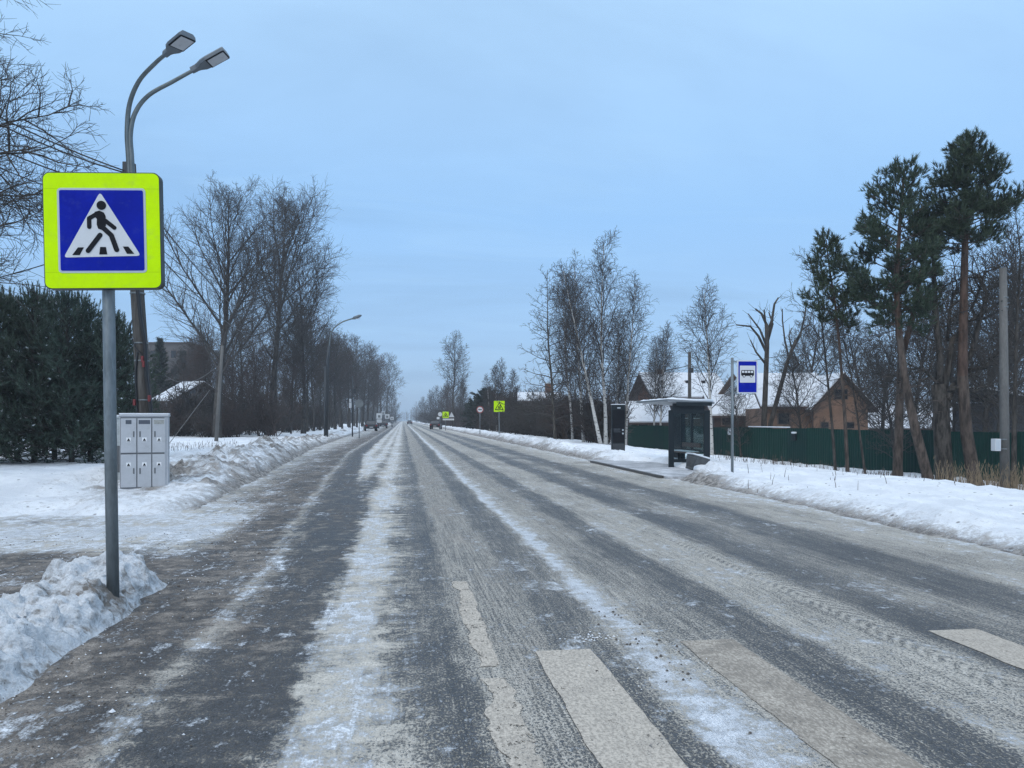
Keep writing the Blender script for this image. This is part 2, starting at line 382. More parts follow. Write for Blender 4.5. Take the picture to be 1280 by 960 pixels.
def worley(X, Y, sc, seed=0):
    "distance to nearest, second minus first, random id per cell"
    X = np.asarray(X, float) * sc; Y = np.asarray(Y, float) * sc; xi = np.floor(X).astype(int); yi = np.floor(Y).astype(int)
    d1 = np.full(X.shape, 9.0); d2 = d1.copy(); cid = np.zeros(X.shape)
    for a in (-1, 0, 1):
        for b_ in (-1, 0, 1):
            h = _perm[(_perm[(xi + a) & 511] + yi + b_ + seed) & 511]; rx = h / 512.0; ry = _perm[h + 37] / 512.0
            d = np.hypot(xi + a + rx - X, yi + b_ + ry - Y); near = d < d1
            d2 = np.where(near, d1, np.minimum(d2, d)); cid = np.where(near, _perm[h + 91] / 512.0, cid); d1 = np.minimum(d1, d)
    return d1, d2 - d1, cid
def zg(x, y): return float(ground(x, y)[0])

def grid(name, xs, ys, fn, mat, attr=True):
    X, Y = np.meshgrid(xs, ys); Z, D = fn(X, Y)
    nx, ny = len(xs), len(ys)
    v = np.stack([X.ravel(), Y.ravel(), Z.ravel()], 1)
    i = np.arange((ny - 1) * (nx - 1)); r = i // (nx - 1); c = i % (nx - 1); a = r * nx + c
    f = np.stack([a, a + 1, a + nx + 1, a + nx], 1)
    me = bpy.data.meshes.new(name)
    me.vertices.add(len(v)); me.vertices.foreach_set('co', v.ravel())
    me.loops.add(f.size); me.loops.foreach_set('vertex_index', f.ravel().astype(np.int32))
    me.polygons.add(len(f)); me.polygons.foreach_set('loop_start', np.arange(0, f.size, 4, dtype=np.int32))
    me.update(calc_edges=True); me.validate()
    if attr:
        at_ = me.attributes.new('dirt', 'FLOAT', 'POINT'); at_.data.foreach_set('value', D.ravel().astype(np.float32))
    return mesh_obj(name, me, mat, None, True)
def steps(*seg):
    out = []
    for a, b, st in seg: out += list(np.arange(a, b - 1e-6, st))
    out.append(seg[-1][1]); return np.array(out)
xs = steps((-900, -200, 100), (-200, -60, 20), (-60, -24, 2), (-24, -12, .4), (-12, -7.5, .16), (-7.5, -2, .075), (-2, 6.4, .6), (6.4, 11, .085), (11, 26, .3), (26, 60, 3), (60, 200, 20), (200, 900, 100))
ys = [-20, -10, -5, 0, 3, 5]
y = 5.0
while y < 1240:
    y += .085 if y < 9 else .11 if y < 34 else .016 * (y - 34) + .12 if y < 70 else max(1.0, .03 * y)
    ys.append(y)
from mathutils import noise as mn
g_ob = tag(grid('ground', xs, np.array(ys), ground, M_SNOW), kind='structure')
def bank_chunks(o):
    me = o.data; dv = me.attributes['dirt'].data
    for v in me.vertices:
        p = v.co; x, y, z = p
        if z < .0 or y < 5.5 or y > 72: continue
        if x < 0:
            s_ = float(np.interp(y, *EL)) - x
            if s_ > 4.5 or y < 12.5: continue
            w = min(1, max(0, s_) / .5) * min(1, max(0, 4.5 - s_) / 2) * (.30 if math.hypot(x + 5.3, y - 16.2) < 1.7 else 1.0); A, sc = 1.0, 1.0
        else:
            s_ = x - float(np.interp(y, *ER))
            if s_ > 4: continue
            w = min(1, max(0, s_) / .5) * (4 - s_) / 4; A, sc = (.34 if y < 30 else .75), 1.0
        q = p + mn.noise_vector(p * 2.2) * .12
        da, _ = mn.voronoi(q * 2.3 * sc); db, _ = mn.voronoi(q * 5.6 + Vector((7, 3, 1)))
        gate = .35 + max(0, min(1, .5 + 1.6 * mn.noise(p * .55 + Vector((1, 2, 3)))))
        v.co.z = z + w * A * gate * (.17 * (.5 - da[0]) + .085 * (.5 - db[0]) + .05 * mn.fractal(p * 3.5, .9, 2.1, 4))
        cre = max(0.0, 1 - (da[1] - da[0]) / .2) * .3 + max(0.0, 1 - (db[1] - db[0]) / .25) * .3
        tone = mn.noise(p * .9 + Vector((3, 1, 9)))
        k = v.index; dv[k].value = min(1.2, max(0, dv[k].value + w * A * gate * (cre * .45 + .5 * max(0, tone))))
bank_chunks(g_ob)

me = bpy.data.meshes.new('road'); me.from_pydata([(-5.8,-15,0),(8.2,-15,0),(8.2,1240,0),(-5.8,1240,0)], [], [(0,1,2,3)])
tag(mesh_obj('road', me, M_ROAD), kind='structure')
me = bpy.data.meshes.new('side_road'); me.from_pydata([(-60,5,0),(-5.8,5,0),(-5.8,16,0),(-60,16,0)], [], [(0,1,2,3)])
tag(mesh_obj('side_road', me, M_ROAD), kind='structure')

# painted crossing stripes and the edge line, 4 mm above the asphalt
def paint_mat():
    t = NT('worn_road_paint'); p = t.pos(); x, y, z = t.xyz(p)
    g = t.noise(p, 52, 2, .7); st = t.noise(t.vec(t.mul(x, 60.0), t.mul(y, 20.0)), 1, 4, .7); b = t.noise(p, 4.0, 5, .65)
    c = t.mix(t.sm(.40, .60, t.add(t.mul(g, .5), t.mul(st, .5))), (.31,.272,.228), (.55,.485,.405))
    c = t.mix(t.sm(t.sm(1.6, 2.0, x, .52, .44), t.sm(1.6, 2.0, x, .66, .54), t.add(t.mul(b, .3), t.mul(st, .7)), 0, t.mul(t.sm(1.6, 2.0, x, .22, .85), t.sm(3.6, 3.0, x, .25, 1.0))), c, (.20,.172,.140))
    c = t.mix(t.sm(.57, .64, t.add(t.mul(g, .55), t.mul(b, .45)), 0, .85), c, (.08,.08,.08))
    t.bsdf(c, .8, 0, t.bump(t.add(g, st), .4, .008), .3)
    pr = t.out.inputs['Surface'].links[0].from_socket; tr = t.t.nodes.new('ShaderNodeBsdfTransparent'); mx = t.t.nodes.new('ShaderNodeMixShader')
    lim = t.sm(.60, .85, x, .555, .60); wn = t.add(t.mul(t.noise(p, 7.0, 6, .72), .6), t.mul(t.noise(t.vec(t.mul(x, 40.0), t.mul(y, 14.0)), 1, 4, .7), .4))
    t.put(mx.inputs[0], t.sm(lim, t.add(lim, .03), wn)); t.t.links.new(pr, mx.inputs[1]); t.t.links.new(tr.outputs[0], mx.inputs[2]); t.t.links.new(mx.outputs[0], t.out.inputs['Surface'])
    return t.mat
M_PAINT = paint_mat()
rng = random.Random(4)
def strip(name, left, right, y0, y1, jag, z=.004):
    k = max(3, int((y1 - y0) / .05)); L = []; Rr = []
    for i in range(k + 1):
        yy = y0 + (y1 - y0) * i / k
        L.append((left + jag * fbm(yy * 2.2 + left * 9, left, 5, .6) * (1.3), yy)); Rr.append((right + jag * .5 * fbm(yy * 6 + right * 7, right + 4, 4), yy))
    b = MB()
    n = len(L)
    b.v = [(p[0], p[1], z) for p in L] + [(p[0], p[1], z) for p in Rr]
    for i in range(k): b.f.append((i, n + i, n + i + 1, i + 1)); b.m.append(0)
    return tag(b.build(name, M_PAINT), kind='structure')
for a in (.90, 1.98, 3.94, 4.95): strip('crossing_stripe', a, a + .40, 1.2, 5.23 if a < 1 else 5.32, .016)
strip('edge_line', .50, .63, 4.95, 7.6, .05)
strip('edge_line', .46, .64, 1.2, 4.72, .07)

# bus stop platform with its kerb
M_PAD = simple('platform_slush', (.42,.42,.43), .8, 0, .5, 1.6, (.17,.16,.15), .6, .4)
M_KERB = simple('wet_kerb', (.07,.065,.06), .6, 0, .4, 4)
b = MB(); b.box(7.10, 9.6, 20.0, 29.0, -.1, .065); tag(b.build('bus_platform', M_PAD), kind='structure')
b = MB(); b.box(6.98, 7.10, 20.3, 28.2, -.1, .07); tag(b.build('platform_kerb', M_KERB), kind='structure')

# the ploughed heap round the sign
def heap_fn(X, Y):
    n = fbm(X * 1.6, Y * 1.6, 4); rd = ridged(X * 3.2 + 4, Y * 3.2, 4); fn_ = fbm(X * 11, Y * 11, 3)
    e = -2.17 - .05 * (Y - 4) * .0 + .10 * fbm(Y * 1.3, Y * 0, 3)
    s = e - X
    tip = 1 - sst(7.75, 8.15, Y + .25 * n + .25 * np.abs(X + 2.75))
    width = np.interp(Y, [0, 5, 6.2, 7.2, 8], [2.6, 1.5, 1.05, .95, .9]) * (1 + .25 * fbm(Y * .9, Y * 0 + 6, 2))
    back = 1 - sst(.72, 1.0, s / width)
    h = sst(0, .34, s) * back * tip * sst(-1.8, 0, Y)
    ht = np.interp(Y, [0, 4, 6, 7, 7.6], [.24, .19, .17, .24, .26])
    z = -.05 + h * (ht * (1 + .5 * n) + .10 * rd + .07)
    dirt = .25 * (1 - sst(0, .3, s)) + .18 * sst(0, .4, n)
    return z, dirt
def heap_mat():
    t = NT('ploughed_snow'); p = t.pos(); d = t.attr('dirt')
    n2 = t.noise(p, 10.0, 6, .68, .4); n3 = t.noise(p, 40.0, 5, .7); cr = t.voro(p, 12.0, 'DISTANCE_TO_EDGE')
    white = t.mix(t.sm(.3, .7, n3), (.58,.60,.62), (.80,.815,.835))
    grime = t.mix(n2, (.07,.060,.052), (.32,.285,.25))
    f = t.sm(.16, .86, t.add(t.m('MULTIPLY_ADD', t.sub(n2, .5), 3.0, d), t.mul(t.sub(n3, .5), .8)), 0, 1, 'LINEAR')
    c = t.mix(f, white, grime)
    vs = t.voro(p, 22.0); c = t.mix(t.mul(t.sm(.16, .08, vs), t.sm(.48, .58, t.noise(p, 3.0, 4, .6), 0, .7)), c, (.10,.088,.078))
    return t.bsdf(c, .72, 0, t.bump(t.add(t.mul(n2, .9), t.mul(n3, .6)), .85, .05), .3)
M_HEAP = heap_mat()
o = grid('snow_heap', steps((-5.0, -1.9, .019)), steps((-2.0, 3.0, .08), (3.0, 8.4, .019)), heap_fn, M_HEAP)
def chunks(o):
    me = o.data; me.update(); nv = [v.normal.copy() for v in me.vertices]; dv = me.attributes['dirt'].data
    for v, nrm in zip(me.vertices, nv):
        p = v.co
        if p.z < .0: continue
        w = min(1.0, (p.z) / .10); q = p + mn.noise_vector(p * 5.0) * .05
        da, _ = mn.voronoi(q * 5.2); db, _ = mn.voronoi(q * 13.0 + Vector((7, 3, 1)))
        big = mn.cell(q * 3.1)
        dsp = .085 * (.55 - da[0]) + .036 * (.5 - db[0]) + .03 * mn.fractal(p * 9.0, .8, 2.1, 4)
        v.co = p + nrm * dsp * w
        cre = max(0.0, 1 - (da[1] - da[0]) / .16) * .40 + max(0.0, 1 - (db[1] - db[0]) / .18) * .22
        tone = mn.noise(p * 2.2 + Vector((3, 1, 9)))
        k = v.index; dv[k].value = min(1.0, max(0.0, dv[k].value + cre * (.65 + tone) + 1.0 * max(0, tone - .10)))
chunks(o)
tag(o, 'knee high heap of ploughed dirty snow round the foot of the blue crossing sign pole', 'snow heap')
# loose lumps and crumbs of snow on the roadside: nobody could count them
b = MB(); rng = random.Random(12)
def lump(x, y, z, r):
    k = len(b.v); ps = []
    for (dx, dy, dz) in ((1,0,0),(0,1,0),(-1,0,0),(0,-1,0),(0,0,1),(0,0,-.6)):
        q = r * rng.uniform(.6, 1.25); b.v.append((x + dx*q, y + dy*q, z + dz*q*.8))
    for f in ((0,1,4),(1,2,4),(2,3,4),(3,0,4),(1,0,5),(2,1,5),(3,2,5),(0,3,5)): b.f.append(tuple(k+i for i in f)); b.m.append(0 if mi == 0 else 1)
for i in range(1700):
    mi = 0 if rng.random() < .45 else 1
    yy = 3.2 + 22 * rng.random() ** 1.7
    if rng.random() < .75: xx = float(np.interp(yy, *EL)) + .05 + abs(rng.gauss(0, .5))
    else: xx = float(np.interp(yy, *ER)) - abs(rng.gauss(0, .5))
    lump(xx, yy, .004, rng.uniform(.002, .009) * (1 + (rng.random() < .04) * 1.2))
for i in range(900):
    mi = 0 if rng.random() < .55 else 1
    yy = rng.uniform(6.5, 11.5); xx = rng.uniform(-8, -2.6)
    lump(xx, yy, .004, rng.uniform(.004, .012))
for i in range(260):
    mi = 0; yy = rng.uniform(4.3, 9); xx = 1.66 + rng.gauss(0, .16); lump(xx, yy, .004, rng.uniform(.002, .007))
for i in range(90):
    mi = 0 if i < 45 else 1
    if mi == 0: lump(1.40 + rng.gauss(0, .13), 5.50 + rng.gauss(0, .07), .004, rng.uniform(.003, .012))
    else: lump(1.70 + rng.gauss(0, .10), 5.5 + rng.gauss(0, .7), .005, rng.uniform(.004, .016))
M_CRUMB = simple('snow_crumb', (.72,.73,.75), .8, 0, .15, 20); M_GRIT = simple('grit_crumb', (.10,.085,.072), .85, 0, .4, 20)
tag(b.build('slush_crumbs', [M_CRUMB, M_GRIT]), 'scattered crumbs of snow and grit along the edges of the slushy road', 'slush crumbs', kind='stuff')
# ------------------------------------------------------------------ trees
def bark(name, a, b_, sc=9.0, snow=0.0, stretch=(1, 1, .25)):
    t = NT(name); p = t.obj(); v = t.scl(p, stretch)
    n = t.noise(v, sc, 5, .65); n2 = t.noise(p, 2.0, 4, .6)
    c = t.mix(t.sm(.34, .66, n), a, b_)
    if snow: c = t.mix(t.mul(t.sm(.58, .66, n2), snow), c, (.62, .64, .66))
    return t.bsdf(c, .85, 0, t.bump(n, .6, .03), .2)
M_BARK = bark('grey_bark', (.035,.032,.028), (.115,.105,.092))
M_DBARK = bark('dark_wet_bark', (.026,.023,.021), (.088,.078,.068))
M_TWIG = simple('bare_twig', (.050,.043,.038), .85, 0, .25, 2)
M_RTWIG = simple('reddish_twig', (.066,.046,.039), .85, 0, .25, 2)
M_BTWIG = simple('birch_twig', (.050,.042,.039), .85, 0, .25, 2)
M_PBARK = bark('pine_bark', (.035,.028,.024), (.12,.092,.075), 7)
M_PUP = bark('upper_pine_bark', (.055,.036,.029), (.130,.086,.066), 7)
def birch_mat():
    t = NT('birch_bark'); p = t.obj(); x, y, z = t.xyz(p)
    n = t.noise(t.vec(t.mul(x, 5), t.mul(y, 5), t.mul(z, 9)), 1, 4, .7); m = t.noise(t.vec(x, y, z), 1.6, 3, .6)
    c = t.mix(t.sm(.56, .62, n), (.50,.48,.45), (.05,.045,.04))
    c = t.mix(t.sm(.55, .7, m, 0, .6), c, (.16,.14,.125))
    return t.bsdf(c, .7, 0, None, .2)
M_BIRCH = birch_mat()
def needle_mat(name, a, b_):
    t = NT(name); p = t.obj(); n = t.noise(p, 1.4, 4, .6); n2 = t.noise(p, 14, 2, .5)
    c = t.mix(t.sm(.32, .68, t.add(t.mul(n, .6), t.mul(n2, .4))), a, b_)
    rnd = t.t.nodes.new('ShaderNodeObjectInfo').outputs['Random']
    c = t.mix(t.mul(rnd, .55), c, t.mix(n, tuple(v * .55 for v in a), (b_[0] * 1.35, b_[1] * 1.1, b_[2] * .75)))
    c = t.mix(t.sm(.62, .70, t.noise(p, 3.3, 3, .6), 0, .5), c, (.075, .055, .038))
    return t.bsdf(c, .6, 0, None, .25)
M_NEED = needle_mat('pine_needles', (.020,.034,.023), (.074,.106,.062))
M_HNEED = needle_mat('hedge_needles', (.027,.046,.037), (.105,.152,.118))
M_SNOWBIT = simple('snow_on_twig', (.72,.74,.77), .8, 0, .1, 4)

def frame(T):
    ref = Vector((0, 0, 1)) if abs(T.z) < .9 else Vector((1, 0, 0))
    U = T.cross(ref).normalized(); return U, U.cross(T)
def limb(rng, p, d, L, n, wob, trop):
    pts = [p.copy()]; d = d.normalized()
    for i in range(n):
        d = (d + Vector((rng.gauss(0, wob), rng.gauss(0, wob), rng.gauss(0, wob) + trop))).normalized()
        pts.append(pts[-1] + d * (L / n))
    return pts
def along(pts, t):
    f = t * (len(pts) - 1); i = min(int(f), len(pts) - 2); a = f - i
    return pts[i].lerp(pts[i + 1], a), (pts[i + 1] - pts[i]).normalized()
def offshoots(rng, pts, n, t0, t1, ang, lenf, az0=None):
    "n child starts: (point, direction, length, t)"
    az = rng.uniform(0, 6.28) if az0 is None else az0
    for k in range(n):
        t = t0 + (t1 - t0) * (k + rng.uniform(.1, .9)) / n
        p, T = along(pts, t); U, V = frame(T); az += 2.4 + rng.gauss(0, .35)
        a = ang(t) if callable(ang) else ang
        a = R(a + rng.gauss(0, 7)); d = T * math.cos(a) + (U * math.cos(az) + V * math.sin(az)) * math.sin(a)
        yield p, d, lenf(t) * rng.uniform(.75, 1.2), t

def bare_tree(seed, H=16, r=.2, lean=(0, 0), clear=.25, n1=30, a1=(62, 28), l1=lambda t: .30, trop1=.05, n2=8, n3=7, n4=4, wob=.10, tip=.0075, trop3=.02, dens=1.0, trunk_pts=None, l2=.5, l3=.42, lr=.011):
    rng = random.Random(seed); tm, cm = MB(), MB()
    tw = wob * .35
    if trunk_pts is None:
        d = Vector((lean[0], lean[1], 1)); tp = limb(rng, Vector((0, 0, -.3)), d, H, 12, tw, .03)
        k = H / tp[-1].z; tp = [Vector((q.x, q.y, q.z * k if q.z > 0 else q.z)) for q in tp]
    else: tp = [Vector(q) for q in trunk_pts]
    m = len(tp) - 1
    rad = [max(.012, r * (1 - (i / m)) ** .85 * (1.25 if i == 0 else 1)) for i in range(m + 1)]
    tm.tube(tp, rad, 9)
    def rat(t): return max(.012, r * (1 - t) ** .85)
    for p, d, L, t in offshoots(rng, tp, n1, clear, .985, lambda t: a1[0] + (a1[1] - a1[0]) * t, lambda t: H * l1((t - clear) / (1 - clear)), 0):
        b1 = limb(rng, p, d, L, 7, wob, trop1); r1 = max(tip * 1.5, min(rat(t) * .55, .010 + L * lr))
        cm.tube(b1, [r1 * (1 - .86 * i / 7) for i in range(8)], 5, cap=False)
        for p2, d2, L2, t2 in offshoots(rng, b1, max(2, int(n2 * (.4 + L / (H * .25)) * dens)), .15, .97, 42, lambda q: L * l2 * (1.1 - q * .75)):
            L2 = max(L2, .25)
            b2 = limb(rng, p2, d2, L2, 4, wob * 1.1, trop1); r2 = max(tip * 1.25, r1 * .36)
            cm.tube(b2, [max(tip * .8, r2 * (1 - .85 * i / 4)) for i in range(5)], 4, cap=False)
            for p3, d3, L3, t3 in offshoots(rng, b2, max(2, int(n3 * min(1, .35 + L2 / 1.6))), .12, 1.0, 38, lambda q: L2 * l3 * (1.15 - q * .6)):
                L3 = max(L3, .22)
                b3 = limb(rng, p3, d3, L3, 3, wob * 1.2, trop3)
                cm.tube(b3, [tip, tip * .95, tip * .8, tip * .5], 3, cap=False)
                for p4, d4, L4, t4 in offshoots(rng, b3, n4, .15, 1.0, 36, lambda q: L3 * .55):
                    b4 = limb(rng, p4, d4, max(L4, .14), 2, wob * 1.3, trop3)
                    cm.tube(b4, [tip * .8, tip * .7, tip * .4], 3, cap=False)
    return tm, cm
def tree_thing(name, label, cat, mbs, mats, loc, rz=0, group=None):
    t = thing(name, label, cat, loc, rz, group)
    mbs[0].build('trunk', mats[0], t, True); mbs[1].build('crown', mats[1], t, True)
    return t
def put(t, loc, rz, sc, label=None, group=None):
    c = copy_tree(t); c.location = loc; c.rotation_euler = (0, 0, rz)
    c.scale = (sc[0], sc[0], sc[1]) if isinstance(sc, tuple) else (sc, sc, sc)
    if label: c['label'] = label
    if group: c['group'] = group
    elif 'group' in c: del c['group']
    return c
def spot(px, d, sink=0.0):
    x, y = at(px, d); return (x, y, zg(x, y) - sink)

wide = lambda t: .30 * (math.sin(math.pi * min(1, .25 + .75 * t)) ** .8 * .9 + .12)
# three tall roadside trees on the left
def big(px, d, ytop, **k):
    H = hz(ytop, d) - zg(*at(px, d)); return bare_tree(H=H, **k)
G_WOOD = 'bare trees of the left roadside wood'
tA = tree_thing('bare_tree', 'tallest bare tree on the left, wide forked crown right of the blue crossing sign', 'tree',
    big(270, 62, 248, seed=3, r=.34, clear=.24, n1=30, a1=(46, 24), l1=lambda t: .46 * (1 - t) ** .7 + .07, trop1=.055, n2=8, n3=6, n4=3, wob=.075, tip=.011, l3=.55), (M_DBARK, M_TWIG), spot(271, 62))
tB = tree_thing('bare_tree', 'second tall bare tree on the left with a rounded crown and thick straight trunk', 'tree',
    big(338, 72, 260, seed=8, r=.36, lean=(.02, 0), clear=.30, n1=30, a1=(50, 26), l1=lambda t: .34 * math.sin(math.pi * (.2 + .76 * t)) + .05, trop1=.06, n2=8, n3=6, n4=3, wob=.075, tip=.012, l3=.55), (M_DBARK, M_TWIG), spot(338, 72))
tC = tree_thing('bare_tree', 'third bare tree of the left row, narrower and lower, left of the street lamp', 'tree',
    big(380, 80, 328, seed=15, r=.26, lean=(.03, 0), clear=.28, n1=28, a1=(52, 28), l1=lambda t: .32 * math.sin(math.pi * (.25 + .7 * t)) + .05, trop1=.05, n2=7, n3=6, n4=3, wob=.08, tip=.012, l3=.55), (M_DBARK, M_TWIG), spot(379, 80))
# variants for the wood behind and along the road
wood = []
for k, (sd_, rr, cl, aa) in enumerate(((21, .20, .20, (50, 26)), (22, .17, .28, (44, 24)), (23, .22, .15, (56, 30)), (24, .15, .22, (40, 22)))):
    wood.append(tree_thing('bare_tree', 'slim bare tree among many in the dark wood along the left roadside', 'tree',
        bare_tree(seed=sd_, H=14, r=rr, clear=cl, n1=26, a1=aa, l1=lambda t: .26 * math.sin(math.pi * (.3 + .65 * t)) + .05, n2=7, n3=6, n4=2, tip=.014, l3=.55), (M_DBARK, M_TWIG if k != 3 else M_RTWIG), (0, 0, 0), 0, G_WOOD))
L_WOOD = wood[0]['label']
rng = random.Random(31)
first = [True] * 4
def wood_tree(px, d, ytop, k, label=L_WOOD, group=G_WOOD):
    H = hz(ytop, d); t = wood[k]; loc = spot(px, d); f = H / 14
    if first[k] and label == L_WOOD:
        first[k] = False; t.location = loc; t.rotation_euler = (0, 0, rng.uniform(0, 6.28)); t.scale = (f, f, f); return t
    return put(t, loc, rng.uniform(0, 6.28), f, label, group)
row = [(400,105,424,0),(411,115,420,1),(419,118,418,2),(428,125,419,3),(437,138,424,0),(446,150,430,1),(453,160,434,2),(459,172,440,0),(465,186,447,3),(472,212,456,1),(478,230,462,2),(490,300,484,0),(495,380,496,2)]
for a in row: wood_tree(*a)
wood_tree(484, 250, 449, 1, 'last tall bare tree before the gap where the left wood meets the sky', None)
for px, d, yt, k in [(222,92,440,2),(240,84,420,3),(252,96,415,1),(290,88,392,0),(301,80,405,2),(322,104,400,3),(360,92,405,2),(369,110,395,1),(392,100,392,3),(404,130,432,2),(415,140,430,0),(425,150,432,1),(435,165,437,3),(443,180,442,2),(452,190,446,0),(236,110,438,0),(275,120,420,2),(330,125,410,2),(345,84,430,3),(312,72,442,3),(384,94,420,0),(263,75,435,3),(364,78,440,3),(296,66,452,3)]:
    wood_tree(px, d, yt, k)
# undergrowth at the foot of the wood
def bush(seed, H=2.6, n=16, spread=.5, tip=.007, n2=7, n3=5):
    rng = random.Random(seed); cm = MB()
    for i in range(n):
        a = rng.uniform(0, 6.28); sp = rng.uniform(.05, spread)
        b1 = limb(rng, Vector((rng.gauss(0, .25), rng.gauss(0, .25), -.1)), Vector((math.cos(a) * sp, math.sin(a) * sp, 1)), H * rng.uniform(.6, 1.1), 6, .10, .03)
        cm.tube(b1, [.022 * (1 - .75 * q / 6) + tip * .5 for q in range(7)], 4, cap=False)
        for p2, d2, L2, t2 in offshoots(rng, b1, n2, .12, .97, 40, lambda q: H * .40 * (1.1 - q * .7)):
            b2 = limb(rng, p2, d2, L2, 4, .13, .02); cm.tube(b2, [tip * (1.4 - .2 * q) for q in range(5)], 3, cap=False)
            for p3, d3, L3, t3 in offshoots(rng, b2, n3, .1, 1, 40, lambda q: L2 * .5):
                cm.tube(limb(rng, p3, d3, max(.15, L3), 3, .14, .0), [tip, tip * .9, tip * .8, tip * .5], 3, cap=False)
    return cm
shr = []
for k, sd_ in enumerate((41, 42, 43)):
    o = bush(sd_, 2.8, 20, .7, .013, 8, 6).build('shrub', M_TWIG if k else M_RTWIG, None, True)
    shr.append(tag(o, 'dense leafless shrub in the undergrowth of the left roadside wood', 'shrub', 'undergrowth of the left wood'))
used = [False] * 3
def shrub(px, d, H, k, label=None, group=None, wd=1.0):
    o = shr[k]; loc = spot(px, d, .1)
    if not used[k] and label is None: used[k] = True
    else: o = o.copy(); COL.objects.link(o)
    f = H / 2.8; o.location = loc; o.rotation_euler = (0, 0, rng.uniform(0, 6.28)); o.scale = (f * wd, f * wd, f)
    if label: o['label'] = label; o['group'] = group
    return o
for i in range(44):
    px = 212 + 278 * (i + rng.random()) / 44; X = rng.uniform(-24, -10.5)
    d = max(62, min(330, -960 * X / (505 - px + 1e-6) * 1.0)); shrub(px, d * rng.uniform(1.0, 1.12), rng.uniform(2.6, 5.2) * (1 if d < 150 else 1.3), i % 3, wd=1.4)
# ---------------------------------------------------------------- conifers
def tuft(mb, rng, p, d, n, L, w, mi=0):
    d = d.normalized(); U, V = frame(d)
    for i in range(n):
        a = rng.uniform(0, 6.28); sp = rng.uniform(.25, 1.0)
        e = (d + (U * math.cos(a) + V * math.sin(a)) * sp).normalized(); s = e.cross(d)
        if s.length < 1e-5: s = U
        s = s.normalized() * w
        q = p + d * rng.uniform(-.35, .25) * L; l = L * rng.uniform(.7, 1.15); b = len(mb.v)
        k1 = q + s * .5; k2 = q - s * .5; k3 = q + e * l
        mb.v += [k1[:], k2[:], k3[:]]; mb.f.append((b, b + 1, b + 2)); mb.m.append(mi)
def hedge_tree(seed, H=5.6, rad=1.75):
    rng = random.Random(seed); tm, cm = MB(), MB()
    tp = limb(rng, Vector((0, 0, -.2)), Vector((0, 0, 1)), H, 8, .02, .02); tm.tube(tp, [.09 * (1 - i / 9) + .008 for i in range(9)], 6)
    tuft(cm, rng, tp[-1], Vector((0, 0, 1)), 40, .22, .03)
    for p, d, L, t in offshoots(rng, tp, 92, .03, .99, lambda t: 82 - 52 * t ** 1.6, lambda t: rad * min(1, (1 - t) * 1.9 + .10) * (.8 + .2 * min(1, t / .15)), 0):
        b1 = limb(rng, p, d, L, 5, .05, .05); cm.tube(b1, [.018 - .0025 * q for q in range(6)], 3, 1, False)
        for p2, d2, L2, t2 in offshoots(rng, b1, max(3, int(L * 6)), .2, 1.0, 46, lambda q: .46 * (1.15 - q * .5)):
            b2 = limb(rng, p2, d2, L2, 2, .06, .14); cm.tube(b2, [.009, .008, .006], 3, 1, False)
            for q in (.35, .7, 1.0):
                pp, dd = along(b2, q * .999); tuft(cm, rng, pp, dd + Vector((0, 0, .5)), 8, .17, .020)
            if rng.random() < .05: tuft(cm, rng, pp + Vector((0, 0, .02)), Vector((rng.gauss(0, 1), rng.gauss(0, 1), .2)), 3, .09, .06, 2)
        tuft(cm, rng, b1[-1], b1[-1] - b1[-2], 14, .18, .024)
        if t > .55 and rng.random() < .6:
            sh = limb(rng, b1[-1], Vector((d.x * .25, d.y * .25, 1)), rng.uniform(.35, .65), 4, .04, .05); cm.tube(sh, [.012, .010, .009, .007, .005], 3, 1, False)
            for q in range(7): pp, dd = along(sh, (q + .5) / 7); tuft(cm, rng, pp, dd, 9, .13, .020)
    sh = limb(rng, tp[-1], Vector((0, 0, 1)), .6, 3, .03, .05); cm.tube(sh, [.012, .010, .008, .006], 3, 1, False)
    for q in range(8): pp, dd = along(sh, (q + .5) / 8); tuft(cm, rng, pp, dd, 9, .13, .020)
    return tm, cm
hed = []
for sd_ in (51, 52, 53):
    tm, cm = hedge_tree(sd_)
    t = thing('conifer_tree', None, 'conifer', (0, 0, 0), 0, 'young pines of the dark green hedge')
    tm.build('trunk', M_DBARK, t, True); cm.build('crown', [M_HNEED, M_DBARK, M_SNOWBIT], t)
    hed.append(t)
L_H = ['young dark pine in the hedge at the left edge of the photo', 'young dark pine of the hedge left of the crossing sign, below its yellow frame', 'young dark pine in the back row of the tall evergreen hedge',
       'young dark pine just left of the crossing sign pole, with a spiky top', 'young dark pine between the crossing sign pole and the cabled utility pole', 'shorter young pine at the right end of the hedge beside the cabled utility pole']
rng = random.Random(5)
hl = [(-95,24.5,5.9,2,2),(-48,25,5.8,2,0),(-8,26,5.6,0,1),(22,27,5.6,2,2),(42,26,5.7,1,0),(68,27.5,5.7,2,1),(90,26,5.6,3,2),(113,27,5.4,3,0),(138,26.5,5.1,4,1),(152,28,4.6,5,2),(8,31,6.3,2,1),(56,32,6.5,2,2),(104,31,6.3,2,0),(-40,32,6.4,2,1),(140,32,5.6,2,2)]
seen = set(); um = set()
for px, d, H, li, k in hl:
    t = hed[k]; x, y = at(px, d)
    if k in um: t = copy_tree(t)
    um.add(k)
    f = H / 5.6; t.location = (x, y, zg(x, y)); t.rotation_euler = (0, 0, rng.uniform(0, 6.28)); t.scale = (f, f, f)
    t['label'] = L_H[li] if li not in seen or li == 2 else L_H[2]
    if li != 2 and li in seen: t['label'] = L_H[2]
    seen.add(li)
